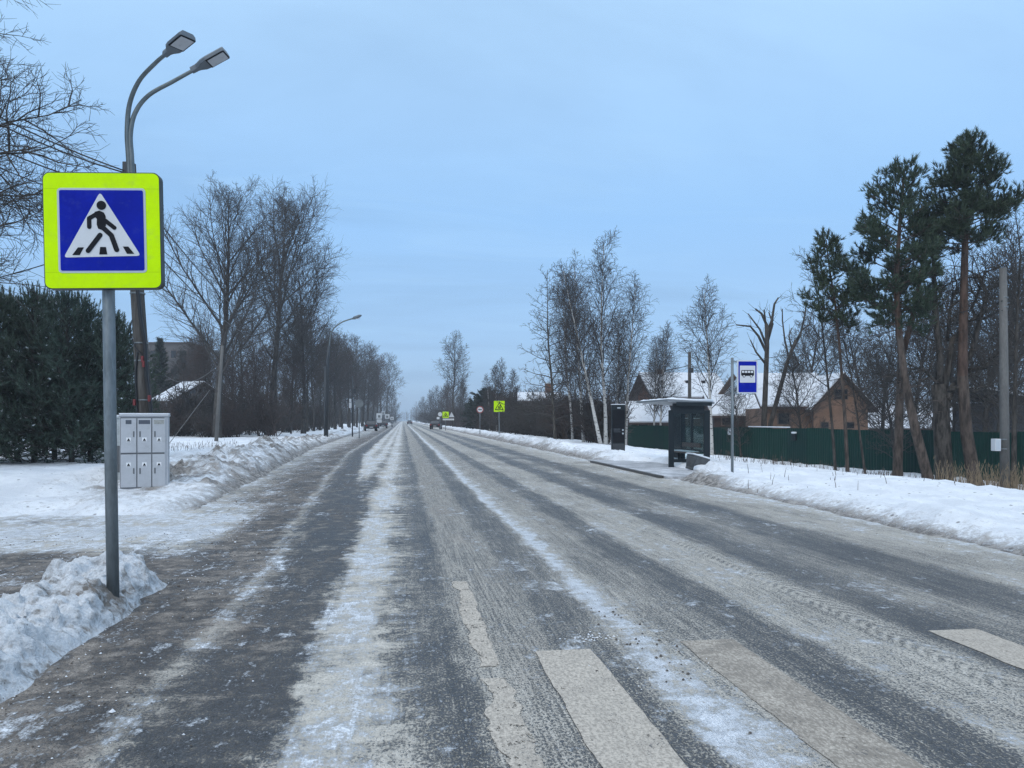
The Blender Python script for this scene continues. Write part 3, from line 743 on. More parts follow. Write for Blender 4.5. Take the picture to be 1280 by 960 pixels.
# dark spruces and a pale house far behind the cabled pole
M_SPR = needle_mat('far_spruce_needles', (.016,.024,.020), (.045,.060,.048))
def spruce(seed, H=9, rad=2.0, pine=False):
    rng = random.Random(seed); tm, cm = MB(), MB()
    tp = limb(rng, Vector((0, 0, -.2)), Vector((0, 0, 1)), H, 8, .015, .02); tm.tube(tp, [.14 * (1 - i / 9) + .01 for i in range(9)], 6)
    for p, d, L, t in offshoots(rng, tp, 150, .04, .99, lambda t: 98 - 50 * t, lambda t: rad * ((1 - t) * 1.05 + .06) if not pine else rad * (math.sin(math.pi * (.12 + .84 * t))) , 0):
        b1 = limb(rng, p, d, L, 4, .05, .02)
        for q in range(max(3, int(L * 5))):
            pp, dd = along(b1, (q + rng.random()) / max(3, int(L * 5)) * .999); tuft(cm, rng, pp, dd + Vector((rng.gauss(0, .4), rng.gauss(0, .4), -.1)), 14, .48, .10)
    return tm, cm
def spruce_thing(px, d, ytop, seed, rad, label, pine=False, group=None):
    tm, cm = spruce(seed, hz(ytop, d), rad, pine); t = thing('conifer_tree', label, 'conifer', spot(px, d), 0, group)
    tm.build('trunk', M_DBARK, t, True); cm.build('crown', M_SPR, t); return t
spruce_thing(203, 92, 424, 61, 2.6, 'dark spruce far behind the cabled pole, standing before a flat roofed block')
spruce_thing(246, 95, 448, 62, 2.6, 'dark spruce far left, right of the snowy roofed house')
spruce_thing(228, 105, 440, 63, 3.0, 'dark spruce far left, directly behind the snowy roofed house')
spruce_thing(609, 110, 489, 64, 2.9, 'round dark evergreen on the right, left of the children warning sign', True)
spruce_thing(598, 118, 503, 65, 2.4, 'lower dark evergreen leaning against the round one right of the road', True)
# ---------------------------------------------------------------- right side bare trees
tL = tree_thing('larch_tree', 'bare larch with level side branches alone at the left of the birch clump', 'tree',
    big(690, 51, 332, seed=71, r=.11, lean=(-.03, 0), clear=.14, n1=44, a1=(82, 55), l1=lambda t: .27 * (1 - t) ** .75 + .03, trop1=.02, n2=6, n3=5, n4=2, wob=.07, tip=.010, l2=.34), (M_BARK, M_TWIG), spot(694, 51))
bir = []
def birch(seed, H, r, lean, label, loc, tip=.0085, clear=.2, n1=30, group=None, rz=0, l=.20, trop3=-.07):
    return tree_thing('birch_tree', label, 'birch', bare_tree(seed=seed, H=H, r=r, lean=lean, clear=clear, n1=n1, a1=(36, 22), l1=lambda t: l * math.sin(math.pi * (.3 + .62 * t)) + .035, trop1=.045, n2=8, n3=6, n4=2, wob=.07, tip=tip, trop3=trop3, l2=.6, l3=.62), (M_BIRCH, M_BTWIG), loc, rz, group)
birch(81, hz(308, 48) , .13, (.03, 0), 'tallest birch in the clump, right behind the black info pylon', spot(757, 48))
birch(82, hz(345, 47), .12, (-.22, .02), 'white birch with its trunk leaning left out of the clump', spot(752, 46))
birch(83, hz(335, 51), .11, (-.03, 0), 'slender birch in the middle of the clump right of the bare larch', spot(730, 51))
birch(84, hz(352, 50), .10, (.05, 0), 'slim birch at the right edge of the clump by the bus platform', spot(781, 50))
birch(85, hz(390, 54), .09, (.03, 0), 'low birch deep in the clump between the tall birches', spot(768, 55))
birch(86, hz(350, 57), .10, (-.05, 0), 'birch at the left back of the clump, thin crown above the brown brush', spot(716, 57))
birch(87, hz(354, 45), .11, (-.01, 0), 'lacy birch standing alone between the bus shelter and the stop sign', spot(890, 45), clear=.30, l=.24, n1=19)
birch(88, hz(402, 62), .10, (0, 0), 'small birch before the big brick house, left of the brown pole', spot(826, 62), clear=.25)
birch(89, hz(415, 64), .09, (.05, 0), 'thin birch over the left end of the brick house roof', spot(816, 66), clear=.25)
wood_tree(567, 130, 427, 1, 'lone tall bare tree on the right roadside left of the round road sign', None)
G_RF = 'bare trees far down the right roadside'
for px, d, yt, k in [(545,200,486,0),(552,185,484,2),(559,170,480,3),(575,150,478,0),(583,140,486,2),(538,250,492,1),(531,320,498,2),(526,380,503,0)]:
    wood_tree(px, d, yt, k, 'bare tree of the hazy row far down the right roadside', G_RF)
for px, d, yt, sd_ in [(621,92,462,91),(632,98,456,92),(641,90,468,93),(612,104,474,94)]:
    birch(sd_, hz(yt, d), .10, (0, 0), 'bare young birch of the thin group behind the children warning sign', spot(px, d), .013, .12, 24, 'young birches behind the children warning sign')
for i in range(46):
    px = 634 + 118 * (i + rng.random()) / 46; d = max(46, min(105, rng.uniform(11.8, 15.5) * 960 / (px - 505)))
    shrub(px, d, hz(rng.uniform(488, 505), d) - .1, i % 3, 'tangled brown leafless bush in the thicket right of the children warning sign', 'brown thicket on the right', 1.15)
for i in range(20):
    px = 575 + 60 * (i + rng.random()) / 20; d = rng.uniform(11.0, 15) * 960 / (px - 505)
    shrub(px, d, rng.uniform(2.0, 3.6), i % 3, 'low leafless bush far down the right verge', 'bushes far down the right verge', 1.2)
for i in range(16):
    px = 528 + 46 * (i + rng.random()) / 16; d = min(420, rng.uniform(10, 14) * 960 / (px - 505))
    shrub(px, d, rng.uniform(3.0, 5.5), i % 3, 'low leafless bush far down the right verge', 'bushes far down the right verge', 2.2)
# the far wood closing the view: one mass
def far_wood(name, spots, label):
    b = MB(); rg = random.Random(77)
    for (x, y, H) in spots:
        tp = limb(rg, Vector((x, y, -.5)), Vector((0, 0, 1)), H, 5, .03, .02); b.tube(tp, [.22 * (1 - i / 6) for i in range(6)], 4)
        for p, d, L, t in offshoots(rg, tp, 26, .12, .98, 40, lambda t: H * .22):
            b1 = limb(rg, p, d, L, 3, .1, .05); b.tube(b1, [.06, .05, .04, .03], 3, cap=False)
            for p2, d2, L2, t2 in offshoots(rg, b1, 5, .1, 1, 38, lambda q: L * .5): b.tube(limb(rg, p2, d2, L2, 2, .1, .02), [.035, .03, .02], 3, cap=False)
    return tag(b.build(name, M_TWIG, None), label, 'wood', kind='stuff')
rg = random.Random(9)
far_wood('far_wood', [(rg.uniform(-60, -7.5), rg.uniform(300, 900), rg.uniform(11, 17)) for i in range(110)] + [(rg.uniform(-70, -22), rg.uniform(110, 300), rg.uniform(9, 13)) for i in range(60)], 'hazy bare wood closing the left side of the far end of the road')
far_wood('far_wood', [(rg.uniform(9.5, 60), rg.uniform(230, 900), rg.uniform(9, 14)) for i in range(110)] + [(rg.uniform(24, 70), rg.uniform(120, 240), rg.uniform(6, 9)) for i in range(50)], 'hazy bare wood closing the right side of the far end of the road')
far_wood('far_wood', [(rg.uniform(-40, 70), rg.uniform(950, 1150), rg.uniform(9, 14)) for i in range(60)], 'faint bluish wood at the very end of the road')
# ---------------------------------------------------------------- lopped trees behind the fence
def lopped(seed, spec, r):
    rng = random.Random(seed); tm, cm = MB(), MB()
    for k, (pts, r0, r1) in enumerate(spec):
        pts = [Vector(p) for p in pts]; n = len(pts) - 1
        (tm if k == 0 else cm).tube(pts, [r0 + (r1 - r0) * i / n for i in range(n + 1)], 8)
        if k:
            for p, d, L, t in offshoots(rng, pts, 5, .3, 1, 45, lambda t: .7): cm.tube(limb(rng, p, d, L, 3, .12, .05), [.016, .013, .01, .006], 3, cap=False)
    return tm, cm
def prel(px0, d, z0):
    "picture offsets (px, py) to tree coordinates at depth d"
    def f(px, py, dy=0): return (((px - px0) * d + (px - CX) * dy) / F, dy, hz(py, d + dy) - z0)
    return f
d = 49; x0, y0 = at(955, d); z0 = zg(x0, y0); q = prel(955, d, z0)
lt = lopped(3, [([q(953,600),q(955,530),q(957,480),q(959,430),q(958,405)], .21, .12), ([q(958,440),q(948,420),q(938,408),q(920,406)], .10, .04), ([q(958,432),q(950,412),q(935,392)], .09, .035), ([q(957,455),q(945,440),q(938,425)], .08, .035),
    ([q(958,420),q(965,400),q(968,380),q(973,372)], .11, .045), ([q(960,410),q(952,392),q(944,386)], .10, .05), ([q(958,412),q(956,395),q(955,387)], .08, .04), ([q(960,425),q(966,405),q(961,390)], .09, .04)], .3)
tree_thing('lopped_tree', 'lopped dark tree with stub branches directly behind the bus stop sign', 'tree', lt, (M_DBARK, M_DBARK), (x0, y0, z0), -YAW)
x0, y0 = at(975, d); z0 = zg(x0, y0); q = prel(975, d, z0)
lt = lopped(5, [([q(958,600),q(963,530),q(974,490),q(985,450),q(995,425)], .18, .10), ([q(989,440),q(1000,420),q(1006,395),q(1008,378)], .08, .035), ([q(986,447),q(981,425),q(978,400),q(978,386)], .07, .03), ([q(983,456),q(992,462),q(998,456),q(992,440)], .09, .05), ([q(994,428),q(1003,412),q(1013,405)], .08, .03), ([q(990,436),q(986,420),q(990,410)], .06, .03)], .26)
tree_thing('lopped_tree', 'lopped dark tree leaning right, between the bus stop sign and the brown cottage', 'tree', lt, (M_DBARK, M_DBARK), (x0, y0, z0), -YAW)
# ---------------------------------------------------------------- pines at the right
def pine2(seed, px0, d, trunk, prof, n, r, tdens=1.0):
    "prof: rows (py, reach left px, reach right px) of the crown from the top down"
    rng = random.Random(seed); x0, y0 = at(px0, d); z0 = zg(x0, y0) - .1; q = prel(px0, d, z0)
    tp = [Vector(q(a, b, rng.uniform(-.08, .08))) for a, b in trunk]; m = len(tp) - 1
    tp[0].z = min(tp[0].z, -.1)
    tm, cm = MB(), MB(); tm.tube(tp, [r * (1 - .80 * (i / m) ** 1.2) * (1.2 if i == 0 else 1) for i in range(m + 1)], 10)
    for i, f in enumerate(tm.f):
        zc = sum(tm.v[j][2] for j in f) / len(f); tm.m[i] = 1 if zc > 4.8 else 0
    fine = [along(tp, i / 90 * .9995)[0] for i in range(91)]
    prof = [(p[0] + max(0, 14 - 14 * i / 3), p[1], p[2]) for i, p in enumerate(prof)]
    pys = [p[0] for p in prof]
    def spray(b, L, t0, k):
        for p2, d2, L2, t2 in offshoots(rng, b, k, t0, 1.0, 52, lambda t: max(.22, L * .30 * (1.25 - t * .6))):
            d2.z *= .45; b2 = limb(rng, p2, d2, L2, 3, .12, .10); cm.tube(b2, [.010, .009, .007, .005], 3, 1, False)
            for p3, d3, L3, t3 in offshoots(rng, b2, max(2, int(L2 * 9 * tdens)), .15, 1.0, 50, lambda t: .17):
                b3 = limb(rng, p3, d3, L3, 2, .12, .16)
                tuft(cm, rng, b3[-1], (b3[-1] - b3[0]) + Vector((0, 0, .12)), 15, .19, .024); tuft(cm, rng, b3[1], d3 + Vector((0, 0, .3)), 9, .17, .022)
            tuft(cm, rng, b2[-1], b2[-1] - b2[-2] + Vector((0, 0, .1)), 16, .20, .024)
    az = rng.uniform(0, 6.28)
    for i in range(n):
        f = ((i + rng.random()) / n) ** .92; py = pys[0] + (pys[-1] - pys[0]) * f; az += 2.4 + rng.gauss(0, .4)
        lf = float(np.interp(py, pys, [p[1] for p in prof])); rt = float(np.interp(py, pys, [p[2] for p in prof])); c_ = math.cos(az)
        reach = (rt if c_ > 0 else lf) * abs(c_) + .5 * (lf + rt) * (1 - abs(c_)); L = reach / F * d * rng.uniform(.62, 1.12)
        if L < .25: L = .25
        z = hz(py, d) - z0 - .22 * L; st_ = min(fine, key=lambda g: abs(g.z - z))
        up = .18 + .9 * (1 - f) ** 2.5 + rng.gauss(0, .10)
        b = limb(rng, st_, Vector((math.cos(az), math.sin(az), up)), L, 5, .10, .035)
        r0 = .012 + .012 * L; cm.tube(b, [r0 * (1 - .8 * k / 5) for k in range(6)], 5, 1, False)
        spray(b, L, .38 if f > .3 else .15, max(6, int(L * 8.5)))
        tuft(cm, rng, b[-1], b[-1] - b[-2], 16, .17, .018)
    # bare dead limbs below the crown
    zt = hz(pys[-1], d) - z0
    for i in range(13):
        z = zt * rng.uniform(.42, 1.0); st_ = min(fine, key=lambda g: abs(g.z - z)); a = rng.uniform(0, 6.28)
        b = limb(rng, st_, Vector((math.cos(a), math.sin(a), rng.uniform(-.25, .3))), rng.uniform(.4, 1.7), 4, .16, -.01); cm.tube(b, [.016, .013, .010, .007, .004], 4, 1, False)
        for p2, d2, L2, t2 in offshoots(rng, b, 3, .3, 1, 50, lambda t: .35): cm.tube(limb(rng, p2, d2, L2, 2, .15, 0), [.006, .005, .003], 3, 1, False)
    return tm, cm, (x0, y0, z0)
def pine_thing(label, *a):
    tm, cm, loc = pine2(*a); t = thing('pine_tree', label, 'pine', loc, -YAW)
    tm.build('trunk', [M_PBARK, M_PUP], t, True); cm.build('crown', [M_NEED, M_PBARK], t); return t
pine_thing('tallest pine on the right with a straight reddish trunk and dense domed crown', 101, 1218, 27.5,
    [(1222,612),(1217,595),(1208,540),(1203,470),(1204,400),(1206,320),(1207,250),(1207,184)],
    [(164,14,12),(180,26,24),(205,36,36),(235,44,46),(260,52,64),(285,58,60),(305,46,30)], 74, .25, 1.2)
pine_thing('pine with a trunk leaning left and a ragged wind swept crown', 102, 1158, 26.5,
    [(1164,608),(1158,590),(1145,540),(1132,480),(1124,420),(1120,350),(1124,290),(1130,218)],
    [(196,12,14),(215,30,24),(250,60,32),(270,50,40),(310,62,52),(350,70,52),(385,52,48),(410,30,30)], 66, .19, 1.05)
pine_thing('straight dark pine between the leaning pine and the tallest pine', 103, 1123, 28.5,
    [(1122,604),(1122,585),(1124,520),(1126,450),(1140,400),(1152,340),(1158,262)], [(256,10,10),(290,26,20),(330,38,28),(370,36,34),(400,26,24)], 30, .19, .9)
pine_thing('small pine with low drooping foliage left of the taller pines', 104, 1058, 28,
    [(1060,600),(1059,580),(1056,520),(1050,440),(1044,380),(1036,330),(1033,300)], [(284,8,8),(305,18,16),(335,32,34),(365,40,38),(395,36,30),(410,22,20)], 34, .075, .9)
# thin trunks in front of the fence
def thin(px, d, ytop, seed, label, trunk, r=.07, n1=18):
    x0, y0 = at(px, d); z0 = zg(x0, y0) - .1; q = prel(px, d, z0)
    mbs = bare_tree(seed=seed, H=hz(ytop, d), r=r, clear=.40, n1=n1, a1=(50, 30), l1=lambda t: .22 * (1 - t) + .08, n2=6, n3=5, n4=3, tip=.006, trunk_pts=[q(a, b, .02 * i) for i, (a, b) in enumerate(trunk)])
    return tree_thing('bare_tree', label, 'tree', mbs, (M_DBARK, M_TWIG), (x0, y0, z0), -YAW)
thin(1045, 29, 330, 111, 'thin bare sapling left of two others before the green fence, snow at its foot', [(1046,600),(1044,585),(1040,530),(1034,470),(1028,410),(1018,350),(1012,320)])
thin(1082, 28, 380, 112, 'thin crooked bare sapling right of the small pine, before the green fence', [(1084,604),(1081,590),(1073,530),(1064,470),(1056,430),(1052,400)], .055)
thin(1268, 27, 250, 113, 'bare tree at the right edge of the photo beside the concrete pole', [(1266,610),(1267,590),(1268,520),(1270,440),(1272,380),(1276,320),(1270,270)], .11, 24)
# old forked tree
d = 28; x0, y0 = at(1181, d); z0 = zg(x0, y0) - .1; q = prel(1181, d, z0)
spec = [([q(1181,612),q(1180,590),q(1178,550),q(1176,505),q(1173,480)], .33, .26), ([q(1174,490),q(1170,450),q(1168,400),q(1168,350),q(1170,310)], .15, .05), ([q(1180,500),q(1192,485),q(1208,470),q(1214,440),q(1222,405),q(1224,370),q(1220,345)], .15, .05),
        ([q(1178,495),q(1183,455),q(1188,425),q(1204,412),q(1215,400),q(1238,385),q(1250,375)], .13, .04), ([q(1176,490),q(1192,484),q(1215,490),q(1230,484)], .10, .05), ([q(1214,462),q(1228,460),q(1240,448),q(1252,440)], .08, .03), ([q(1222,405),q(1218,385),q(1226,360),q(1228,340)], .06, .03), ([q(1174,485),q(1160,470),q(1150,460),q(1138,462)], .06, .03), ([q(1188,425),q(1184,395),q(1190,370),q(1200,360)], .07, .03)]
rng = random.Random(6); tm, cm = MB(), MB()
for k, (pts, r0, r1) in enumerate(spec):
    pts = [Vector(p) + Vector((0, rng.gauss(0, .15) if k else 0, 0)) for p in pts]; n = len(pts) - 1
    (tm if k == 0 else cm).tube(pts, [r0 + (r1 - r0) * i / n for i in range(n + 1)], 8)
    if k:
        for p, dd, L, t in offshoots(rng, pts, 9, .3, 1, 55, lambda t: 1.5):
            b1 = limb(rng, p, dd, L, 5, .16, .04); cm.tube(b1, [.03, .026, .02, .016, .012, .008], 4, cap=False)
            for p2, d2, L2, t2 in offshoots(rng, b1, 7, .15, 1, 45, lambda t: .75):
                b2 = limb(rng, p2, d2, L2, 3, .15, .02); cm.tube(b2, [.011, .01, .008, .005], 3, cap=False)
                for p3, d3, L3, t3 in offshoots(rng, b2, 4, .2, 1, 40, lambda t: .35): cm.tube(limb(rng, p3, d3, L3, 2, .15, 0), [.006, .005, .004], 3, cap=False)
tree_thing('forked_tree', 'old thick forked tree with crooked black limbs between the pines', 'tree', (tm, cm), (M_DBARK, M_DBARK), (x0, y0, z0), -YAW)
# bare trees behind the fence at the right
back = tree_thing('bare_tree', 'bare spreading tree of the thin screen behind the green fence and the pines', 'tree', bare_tree(seed=121, H=9, r=.15, clear=.14, n1=30, a1=(58, 30), l1=lambda t: .30 * math.sin(math.pi * (.3 + .65 * t)) + .05, n2=7, n3=6, n4=3, tip=.010), (M_DBARK, M_TWIG), (0, 0, 0), 0, 'bare trees behind the fence and pines')
rng = random.Random(8)
for i, (px, d, yt) in enumerate([(1105,40,400),(1138,44,372),(1165,40,420),(1192,46,365),(1230,42,350),(1262,45,300),(1292,40,260),(1010,68,388),(1080,66,400),(926,48,478),(1004,48.5,440),(1120,34,440),(1250,36,400)]):
    x0, y0 = at(px, d); z0 = zg(x0, y0); f = (hz(yt, d) - z0) / 9
    t = back if i == 0 else copy_tree(back)
    t.location = (x0, y0, z0); t.rotation_euler = (0, 0, rng.uniform(0, 6.28)); t.scale = (f, f, f)
# near tree reaching in from the left
x0, y0 = at(-150, 17.5); z0 = zg(x0, y0) - .1
tn = tree_thing('bare_tree', 'near bare tree whose twiggy branches reach in at the upper left corner', 'tree',
    bare_tree(seed=133, H=18, r=.32, clear=.20, n1=48, a1=(72, 34), l1=lambda t: .31 * math.sin(math.pi * (.35 + .6 * t)) + .05, trop1=.03, n2=11, n3=9, n4=5, wob=.17, tip=.0065, trop3=.04, lr=.008), (M_DBARK, M_DBARK), (x0, y0, z0), 0.6)
# dry grass and weeds
def stalks(name, pts, label, mat, hmin, hmax, cat):
    b = MB(); rg = random.Random(14)
    for (x, y) in pts:
        z = zg(x, y) - .03; h = rg.uniform(hmin, hmax); a = rg.uniform(0, 6.28); ln = rg.uniform(.05, .4) * h; w = rg.uniform(.004, .010)
        p = [Vector((x, y, z)), Vector((x + math.cos(a) * ln * .4, y + math.sin(a) * ln * .4, z + h * .6)), Vector((x + math.cos(a) * ln, y + math.sin(a) * ln, z + h))]
        b.tube(p, [w, w * .8, w * .4], 3, cap=False)
        if rg.random() < .35: b.tube([p[2], p[2] + Vector((0.02, 0, .10))], [w * 1.8, w * .5], 3, cap=False)
    return tag(b.build(name, mat), label, cat, kind='stuff')
M_GRASS = simple('dry_grass', (.21,.155,.095), .9, 0, .35, 3); M_WEED = simple('dead_weed', (.085,.062,.048), .9, 0, .35, 3)
pts = []
for i in range(480):
    px = 1172 + 125 * rg.random() ** .8; pts.append(at(px + rg.gauss(0, 4), 25.2 + rg.gauss(0, .9)))
stalks('dry_grass', pts, 'tall tan dry grass round the foot of the concrete pole and pines', M_GRASS, .25, .95, 'grass')
pts = []
for c in [(962,27),(972,27.5),(990,28),(1013,26),(1040,27),(1090,27),(1100,26.6),(1108,27),(1118,26.5),(1127,26.8),(1137,26.4),(925,27),(905,28),(1248,24)]:
    cx_, cy_ = at(*c)
    for j in range(34): pts.append((cx_ + rg.gauss(0, .35), cy_ + rg.gauss(0, .35)))
for j in range(45): pts.append(at(rg.uniform(930, 1270), rg.uniform(15, 26)))
for j in range(220): pts.append(at(rg.uniform(208, 300), rg.uniform(34, 44)))
stalks('dead_weeds', pts, 'dead dark weeds poking through the snow beside the road', M_WEED, .06, .30, 'weeds')
# ------------------------------------------------------------------ signs
M_GALV = simple('galvanised_steel', (.20,.225,.235), .5, .55, .28, 5, (.10,.115,.12), .7, .15, (1, 1, .25))
M_LIME = simple('fluorescent_yellow_film', (.56,.86,.0), .5, 0, .05, 4, (.36,.52,.10), .35, spec=.08)
M_BLUE = simple('blue_sign_film', (.002,.012,.29), .45, 0, .12, 4, (.05,.07,.26), .35, spec=.08)
M_WFILM = simple('white_sign_film', (.60,.61,.62), .45, 0, .05, 4, spec=.08)
M_BORD = simple('pale_border_film', (.46,.50,.54), .5, 0, .05, 4, spec=.08)
M_BLK = simple('black_film', (.012,.013,.016), .45, 0, .2, 6, spec=.08)
M_SBACK = simple('sign_board_back', (.16,.175,.18), .55, .3, .2, 4)
M_EDGE = simple('dark_board_edge', (.028,.034,.030), .5, 0, .2, 6)
M_RED = simple('red_sign_film', (.30,.06,.05), .45, 0, .1, 4, spec=.08)
M_CONC = simple('weathered_concrete', (.125,.12,.112), .85, 0, .3, 3, (.08,.075,.07), .7, .4, (1, 1, .3))
M_DSTEEL = simple('dark_steel', (.045,.05,.055), .5, .3, .25, 6)
def rrect(x0, x1, z0, z1, r, n=5):
    out = []
    for cx, cz, a0 in ((x1 - r, z0 + r, -90), (x1 - r, z1 - r, 0), (x0 + r, z1 - r, 90), (x0 + r, z0 + r, 180)):
        for i in range(n + 1):
            a = R(a0 + 90 * i / n); out.append((cx + r * math.cos(a), cz + r * math.sin(a)))
    return out
def capsule(p, q, w, n=6):
    a = math.atan2(q[1] - p[1], q[0] - p[0]); out = []
    for i in range(n + 1): t = a - math.pi / 2 + math.pi * i / n; out.append((q[0] + w * math.cos(t), q[1] + w * math.sin(t)))
    for i in range(n + 1): t = a + math.pi / 2 + math.pi * i / n; out.append((p[0] + w * math.cos(t), p[1] + w * math.sin(t)))
    return out
def disc(cx, cz, r, n=20, ry=None): return [(cx + r * math.cos(2*math.pi*i/n), cz + (ry or r) * math.sin(2*math.pi*i/n)) for i in range(n)]
def plate(parent, name, mat, polys, y, th=.003):
    b = MB()
    for i, p in enumerate(polys): b.prism(p, y - th - i * .0004, y)
    return b.build(name, mat, parent)
def flip(polys): return [[(-x, z) for x, z in reversed(p)] for p in polys]
def rounded_tri(ax, az, bx, bz, cx, cz, r):
    P = [Vector((ax, az)), Vector((bx, bz)), Vector((cx, cz))]; out = []
    for i in range(3):
        p, a, c = P[i], P[i - 1], P[(i + 1) % 3]; u = (a - p).normalized(); w = (c - p).normalized()
        s, e = p + u * r, p + w * r
        for k in range(5):
            t = k / 4; q = s * (1-t)**2 + p * 2*t*(1-t) + e * t*t; out.append((q.x, q.y))
    return out
# big crossing sign
sx, sy = at(130.5, 6.2)
cs = thing('crossing_sign', 'large blue pedestrian crossing sign in a yellow green frame on a pole in the snow', 'road sign', (sx, sy, 0), -R(3))
b = MB(); xb, yb = at(135.5, 6.2); lx = .030
b.tube([(lx, .10, -.1), (lx * .3, .09, 1.5), (-.005, .088, 2.7), (-.01, .088, 3.5)], .048, 14); b.build('pole', M_GALV, cs, True)
xf = Matrix.Translation((0, 0, 3.12)) @ Matrix.Rotation(R(-1.2), 4, 'Y')
w_, h_ = .445, .46
b = MB(); b.prism(rrect(-w_ - .008, w_ + .008, -h_ - .008, h_ + .008, .055), -.035, .035); bd = b.build('sign_board', M_EDGE, cs, xf=xf)
def splate(name, mat, polys, y, th=.003):
    o = plate(bd, name, mat, polys, y, th); o.data.transform(xf); return o
splate('yellow_frame', M_LIME, [rrect(-w_, w_, -h_, h_, .05)], -.0355)
M_SEAM = simple('film_seam', (.44,.70,.0), .5, 0, .04, 3, spec=.08)
for zs in (-.335, .335): splate('film_seam', M_SEAM, [[(-w_, zs - .0022), (w_, zs - .0022), (w_, zs + .0022), (-w_, zs + .0022)]], -.0386, .0003)
def Z(p, cx=521.5, cz=346, k=.66/412): return ((p[0] - cx) * k, -(p[1] - cz) * k + .0)
bx = .322
splate('pale_border', M_BORD, [rrect(-bx - .018, bx + .018, -bx - .018, bx + .018, .03)], -.0390)
splate('blue_field', M_BLUE, [rrect(-bx, bx, -bx, bx, .014)], -.0425)
splate('white_triangle', M_WFILM, [rounded_tri(*Z((517,155)), *Z((337,482)), *Z((707,474)), .03)], -.0460)
fig = [[Z(a) for a in reversed(((490,255),(513,248),(534,258),(542,275),(543,322),(524,345),(505,338),(499,318),(500,290),(488,276)))],
       capsule(Z((505,262)), Z((463,287)), .0165), capsule(Z((463,287)), Z((463,330)), .0165), capsule(Z((540,298)), Z((583,334)), .0165),
       capsule(Z((523,328)), Z((568,372)), .019), capsule(Z((568,372)), Z((592,444)), .019), capsule(Z((514,370)), Z((455,449)), .018)]
fig = [p if sum(p[i][0]*p[(i+1)%len(p)][1]-p[(i+1)%len(p)][0]*p[i][1] for i in range(len(p))) > 0 else p[::-1] for p in fig]
splate('walking_figure', M_BLK, fig + [disc(*Z((523,222)), .036)], -.0495)
for st in (((407,432),(434,432),(414,470),(379,470)), ((513,430),(540,430),(546,467),(508,467)), ((622,428),(648,428),(676,464),(641,464))):
    splate('zebra_bar', M_BLK, [[Z(a) for a in reversed(st)]], -.0495)
for zc in (-.28, .28):
    b = MB(); b.box(-.09, .07, .035, .055, zc - .02, zc + .02); b.tube([(.0, .088, zc - .02), (.0, .088, zc + .02)], .056, 12); b.build('clamp', M_GALV, cs, xf=Matrix.Translation((0, 0, 3.12)))

def pole(parent, h, r=.03, mat=None, y=.0, x=0.0, n=10, z0=-.3):
    b = MB(); b.tube([(x, y, z0), (x, y, h)], r, n); return b.build('pole', mat or M_GALV, parent, True)
# bus stop sign
x, y = at(916, 19.9); z = zg(x, y)
bs = thing('bus_stop_sign', 'blue bus stop sign with a bus picture on a tall grey pole', 'road sign', (x, y, z), -R(4))
top = hz(447, 19.9) - z; pole(bs, top, .036, None, .04)
zc = hz(471, 19.9) - z; w = .27; h = .43; xo = .385
b = MB(); b.prism(rrect(xo - w, xo + w, zc - h, zc + h, .03), -.012, .012); bd = b.build('sign_plate', M_WFILM, bs)
plate(bd, 'blue_field', M_BLUE, [rrect(xo - w + .03, xo + w - .03, zc - h + .03, zc + h - .03, .015)], -.0125)
plate(bd, 'white_field', M_WFILM, [rrect(xo - .205, xo + .205, zc - .15, zc + .29, .012)], -.016)
c = zc + .08
plate(bd, 'bus_picture', M_BLK, [rrect(xo - .17, xo + .17, c - .055, c + .095, .03)], -.0195)
plate(bd, 'bus_window', M_WFILM, [rrect(xo - .15 + i * .078, xo - .15 + i * .078 + .062, c + .022, c + .075, .01) for i in range(4)], -.0230)
for s in (-1, 1): plate(bd, 'bus_wheel', M_BLK, [disc(xo + s * .095, c - .06, .036)], -.0232)
for s in (-1, 1): plate(bd, 'wheel_hub', M_WFILM, [disc(xo + s * .095, c - .06, .022)], -.0270)
b = MB()
for zz in (zc - .40, zc + .40): b.box(-.04, xo - w + .05, .013, .045, zz - .012, zz + .012)
b.build('bracket', M_GALV, bs)
# children warning sign
def kids(parent, zc, s, y):
    bd = plate(parent, 'sign_plate', M_LIME, [rrect(-s, s, zc - s, zc + s, .05)], y, .03)
    plate(bd, 'black_triangle', M_BLK, [rounded_tri(0, zc + s * .82, -s * .84, zc - s * .68, s * .84, zc - s * .68, .08)], y - .031)
    plate(bd, 'yellow_triangle', M_LIME, [rounded_tri(0, zc + s * .55, -s * .60, zc - s * .54, s * .60, zc - s * .54, .05)], y - .035)
    fg = []
    for ox, k in ((-.12, .8), (.13, 1.0)):
        fg += [disc(ox * s, zc + (.20 if k == 1 else .04) * s, .085 * s * k, 12), capsule((ox * s, zc + (.08 if k == 1 else -.06) * s), (ox * s + .02, zc - .2 * s), .075 * s), capsule((ox * s, zc - .2 * s), (ox * s - .13 * s, zc - .46 * s), .05 * s), capsule((ox * s, zc - .2 * s), (ox * s + .12 * s, zc - .44 * s), .05 * s), capsule((ox * s, zc - .0 * s), (ox * s + .16 * s, zc - .14 * s), .035 * s)]
    plate(bd, 'running_children', M_BLK, fg, y - .039)
x, y = at(624, 66); z = zg(x, y)
ks = thing('warning_sign', 'yellow square children warning sign on a pole before the brown thicket', 'road sign', (x, y, z))
pole(ks, hz(500, 66) - z, .05, None, .06); kids(ks, hz(508, 66) - z, .47, -.005)
x, y = at(557, 118); z = zg(x, y)
ks = thing('warning_sign', 'distant yellow warning sign with a white triangle and plates beside it, far right roadside', 'road sign', (x, y, z))
pole(ks, hz(514, 118) - z, .05, None, .06); kids(ks, hz(518.5, 118) - z, .48, -.005)
zc = hz(519, 118) - z
